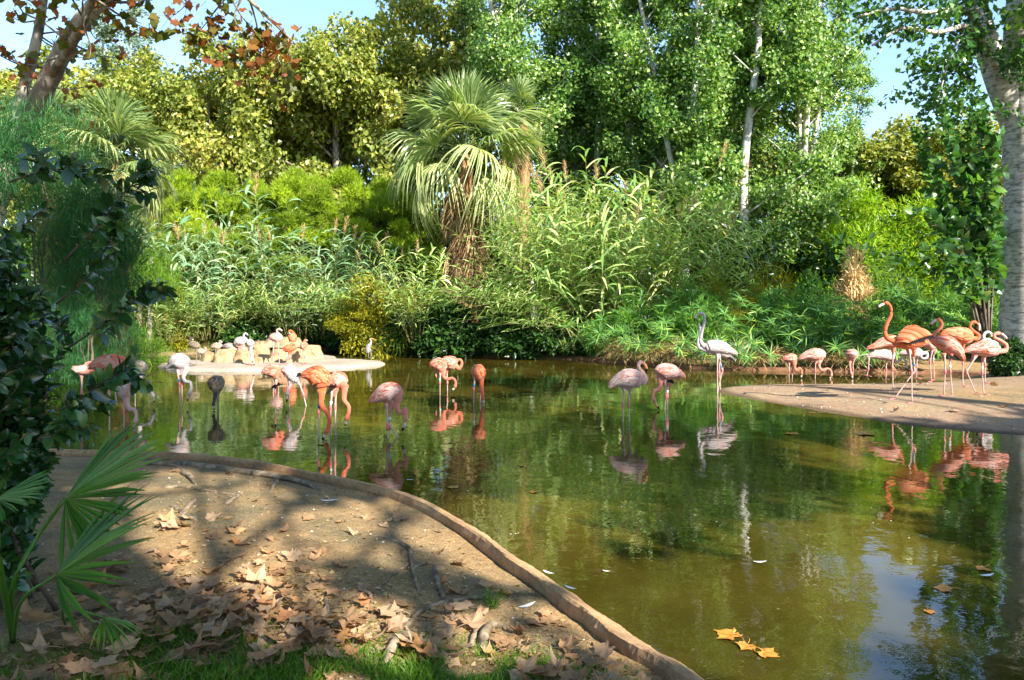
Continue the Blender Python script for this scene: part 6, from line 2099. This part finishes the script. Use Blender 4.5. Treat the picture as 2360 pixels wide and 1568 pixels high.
bird('4', (1285, 478), 'i', [(1245, 185, 25), (1282, 210, 50), (1282, 262, 36)], [(1262, 240), (1300, 226), (1311, 190), (1290, 150), (1270, 136), (1256, 150)], [(1262, 168), (1272, 188)],
     [[(1272, 290), (1272, 390), (1272, 478)], [(1304, 290), (1304, 390), (1303, 476)]], 'orange', 'bright orange flamingo preening its breast on the island', dw=1.0, noff=-.09)
bird('4', (1240, 502), 'i', [(1335, 326, 8), (1290, 336, 29), (1240, 336, 44), (1196, 350, 28)], [(1200, 350), (1192, 330), (1222, 312)], None,
     [[(1229, 375), (1228, 440), (1228, 502)], [(1251, 375), (1250, 440), (1250, 502)]], 'orange', 'deep orange flamingo with its head tucked in, in front of the large island boulder', noff=-.08)
bird('4', (1396, 497), 'i', [(1370, 310, 20), (1400, 306, 41), (1428, 316, 30)], [(1424, 315), (1440, 290), (1416, 266), (1415, 247), (1430, 240)], [(1440, 250), (1438, 273)],
     [[(1382, 340), (1382, 420), (1381, 496)], [(1412, 340), (1412, 420), (1411, 497)]], 'coral', 'small coral flamingo at the right end of the island boulders')
bird('4', (2128, 440), 'i', [(2104, 388, 12), (2111, 342, 24), (2129, 302, 21), (2140, 276, 12)], [(2139, 276), (2149, 256), (2131, 236), (2133, 226)], [(2150, 229), (2196, 238)],
     [[(2118, 372), (2118, 405), (2117, 440)], [(2140, 355), (2140, 395), (2140, 438)]], 'heron', 'grey heron standing upright on the bright bare end of the island', name='heron', cat='heron', group=None, billpal='bill_orange',
     neckr=(.035, .022, .018, .018), headr=.024, wings=True)

# half-raised wings of the tallest bird
for o in [x for x in bpy.data.objects if x.name.startswith('flamingo') and x.get('label', '').startswith('tallest orange')]:
    f5 = REG['5']; d = o.location.y
    def L5(x, y, off):
        X, Y, _ = f5(x, y); q = P(X, Y, d); q[1] += off
        return q - np.array(o.location)
    for side, off in (('near', -.12), ('far', .12)):
        sh0, sh1 = (0, 0) if side == 'near' else (60, -14)
        rootl = [(1165 + sh0, 462 + sh1), (1185 + sh0, 390 + sh1), (1235 + sh0, 345 + sh1), (1310 + sh0, 335 + sh1)]
        tips = [(1250 + sh0, 470 + sh1), (1330 + sh0, 440 + sh1), (1400 + sh0, 415 + sh1), (1452 + sh0, 402 + sh1)]
        a = spline(np.array(rootl, float), 14); t = spline(np.array(tips, float), 14)
        kb, kk = MB(), MB()
        for i in range(14):
            A = L5(*a[i], off * .6); T = L5(*t[i], off * 1.5)
            wdir = nrm(np.array([.25, 0, .35]))
            mid = (A + T) / 2 + np.array([0, off * .35, .02])
            c = spline(np.array([A, mid, T]), 6); w_ = np.array([.9, 1, 1.05, 1, .75, .1])[:, None] * .022 * wdir
            V = np.stack([c - w_, c + w_], 1).reshape(-1, 3)
            kb.add(V, [(2 * j, 2 * j + 1, 2 * j + 3, 2 * j + 2) for j in range(5)], None, float(np.clip(.5 + .35 * R.standard_normal(), 0, 1)))
            c2 = spline(np.array([mid, (mid + T) / 2, T + (T - mid) * .5]), 5) + np.array([0, .012 if side == 'near' else -.012, -.012]); w2 = np.array([.8, 1, 1, .8, .1])[:, None] * .020 * wdir
            V = np.stack([c2 - w2, c2 + w2], 1).reshape(-1, 3)
            kk.add(V, [(2 * j, 2 * j + 1, 2 * j + 3, 2 * j + 2) for j in range(4)])
        w = kb.obj('raised_wing', WM['orange'], o); kk.obj('flight_feathers', M['black'], w)
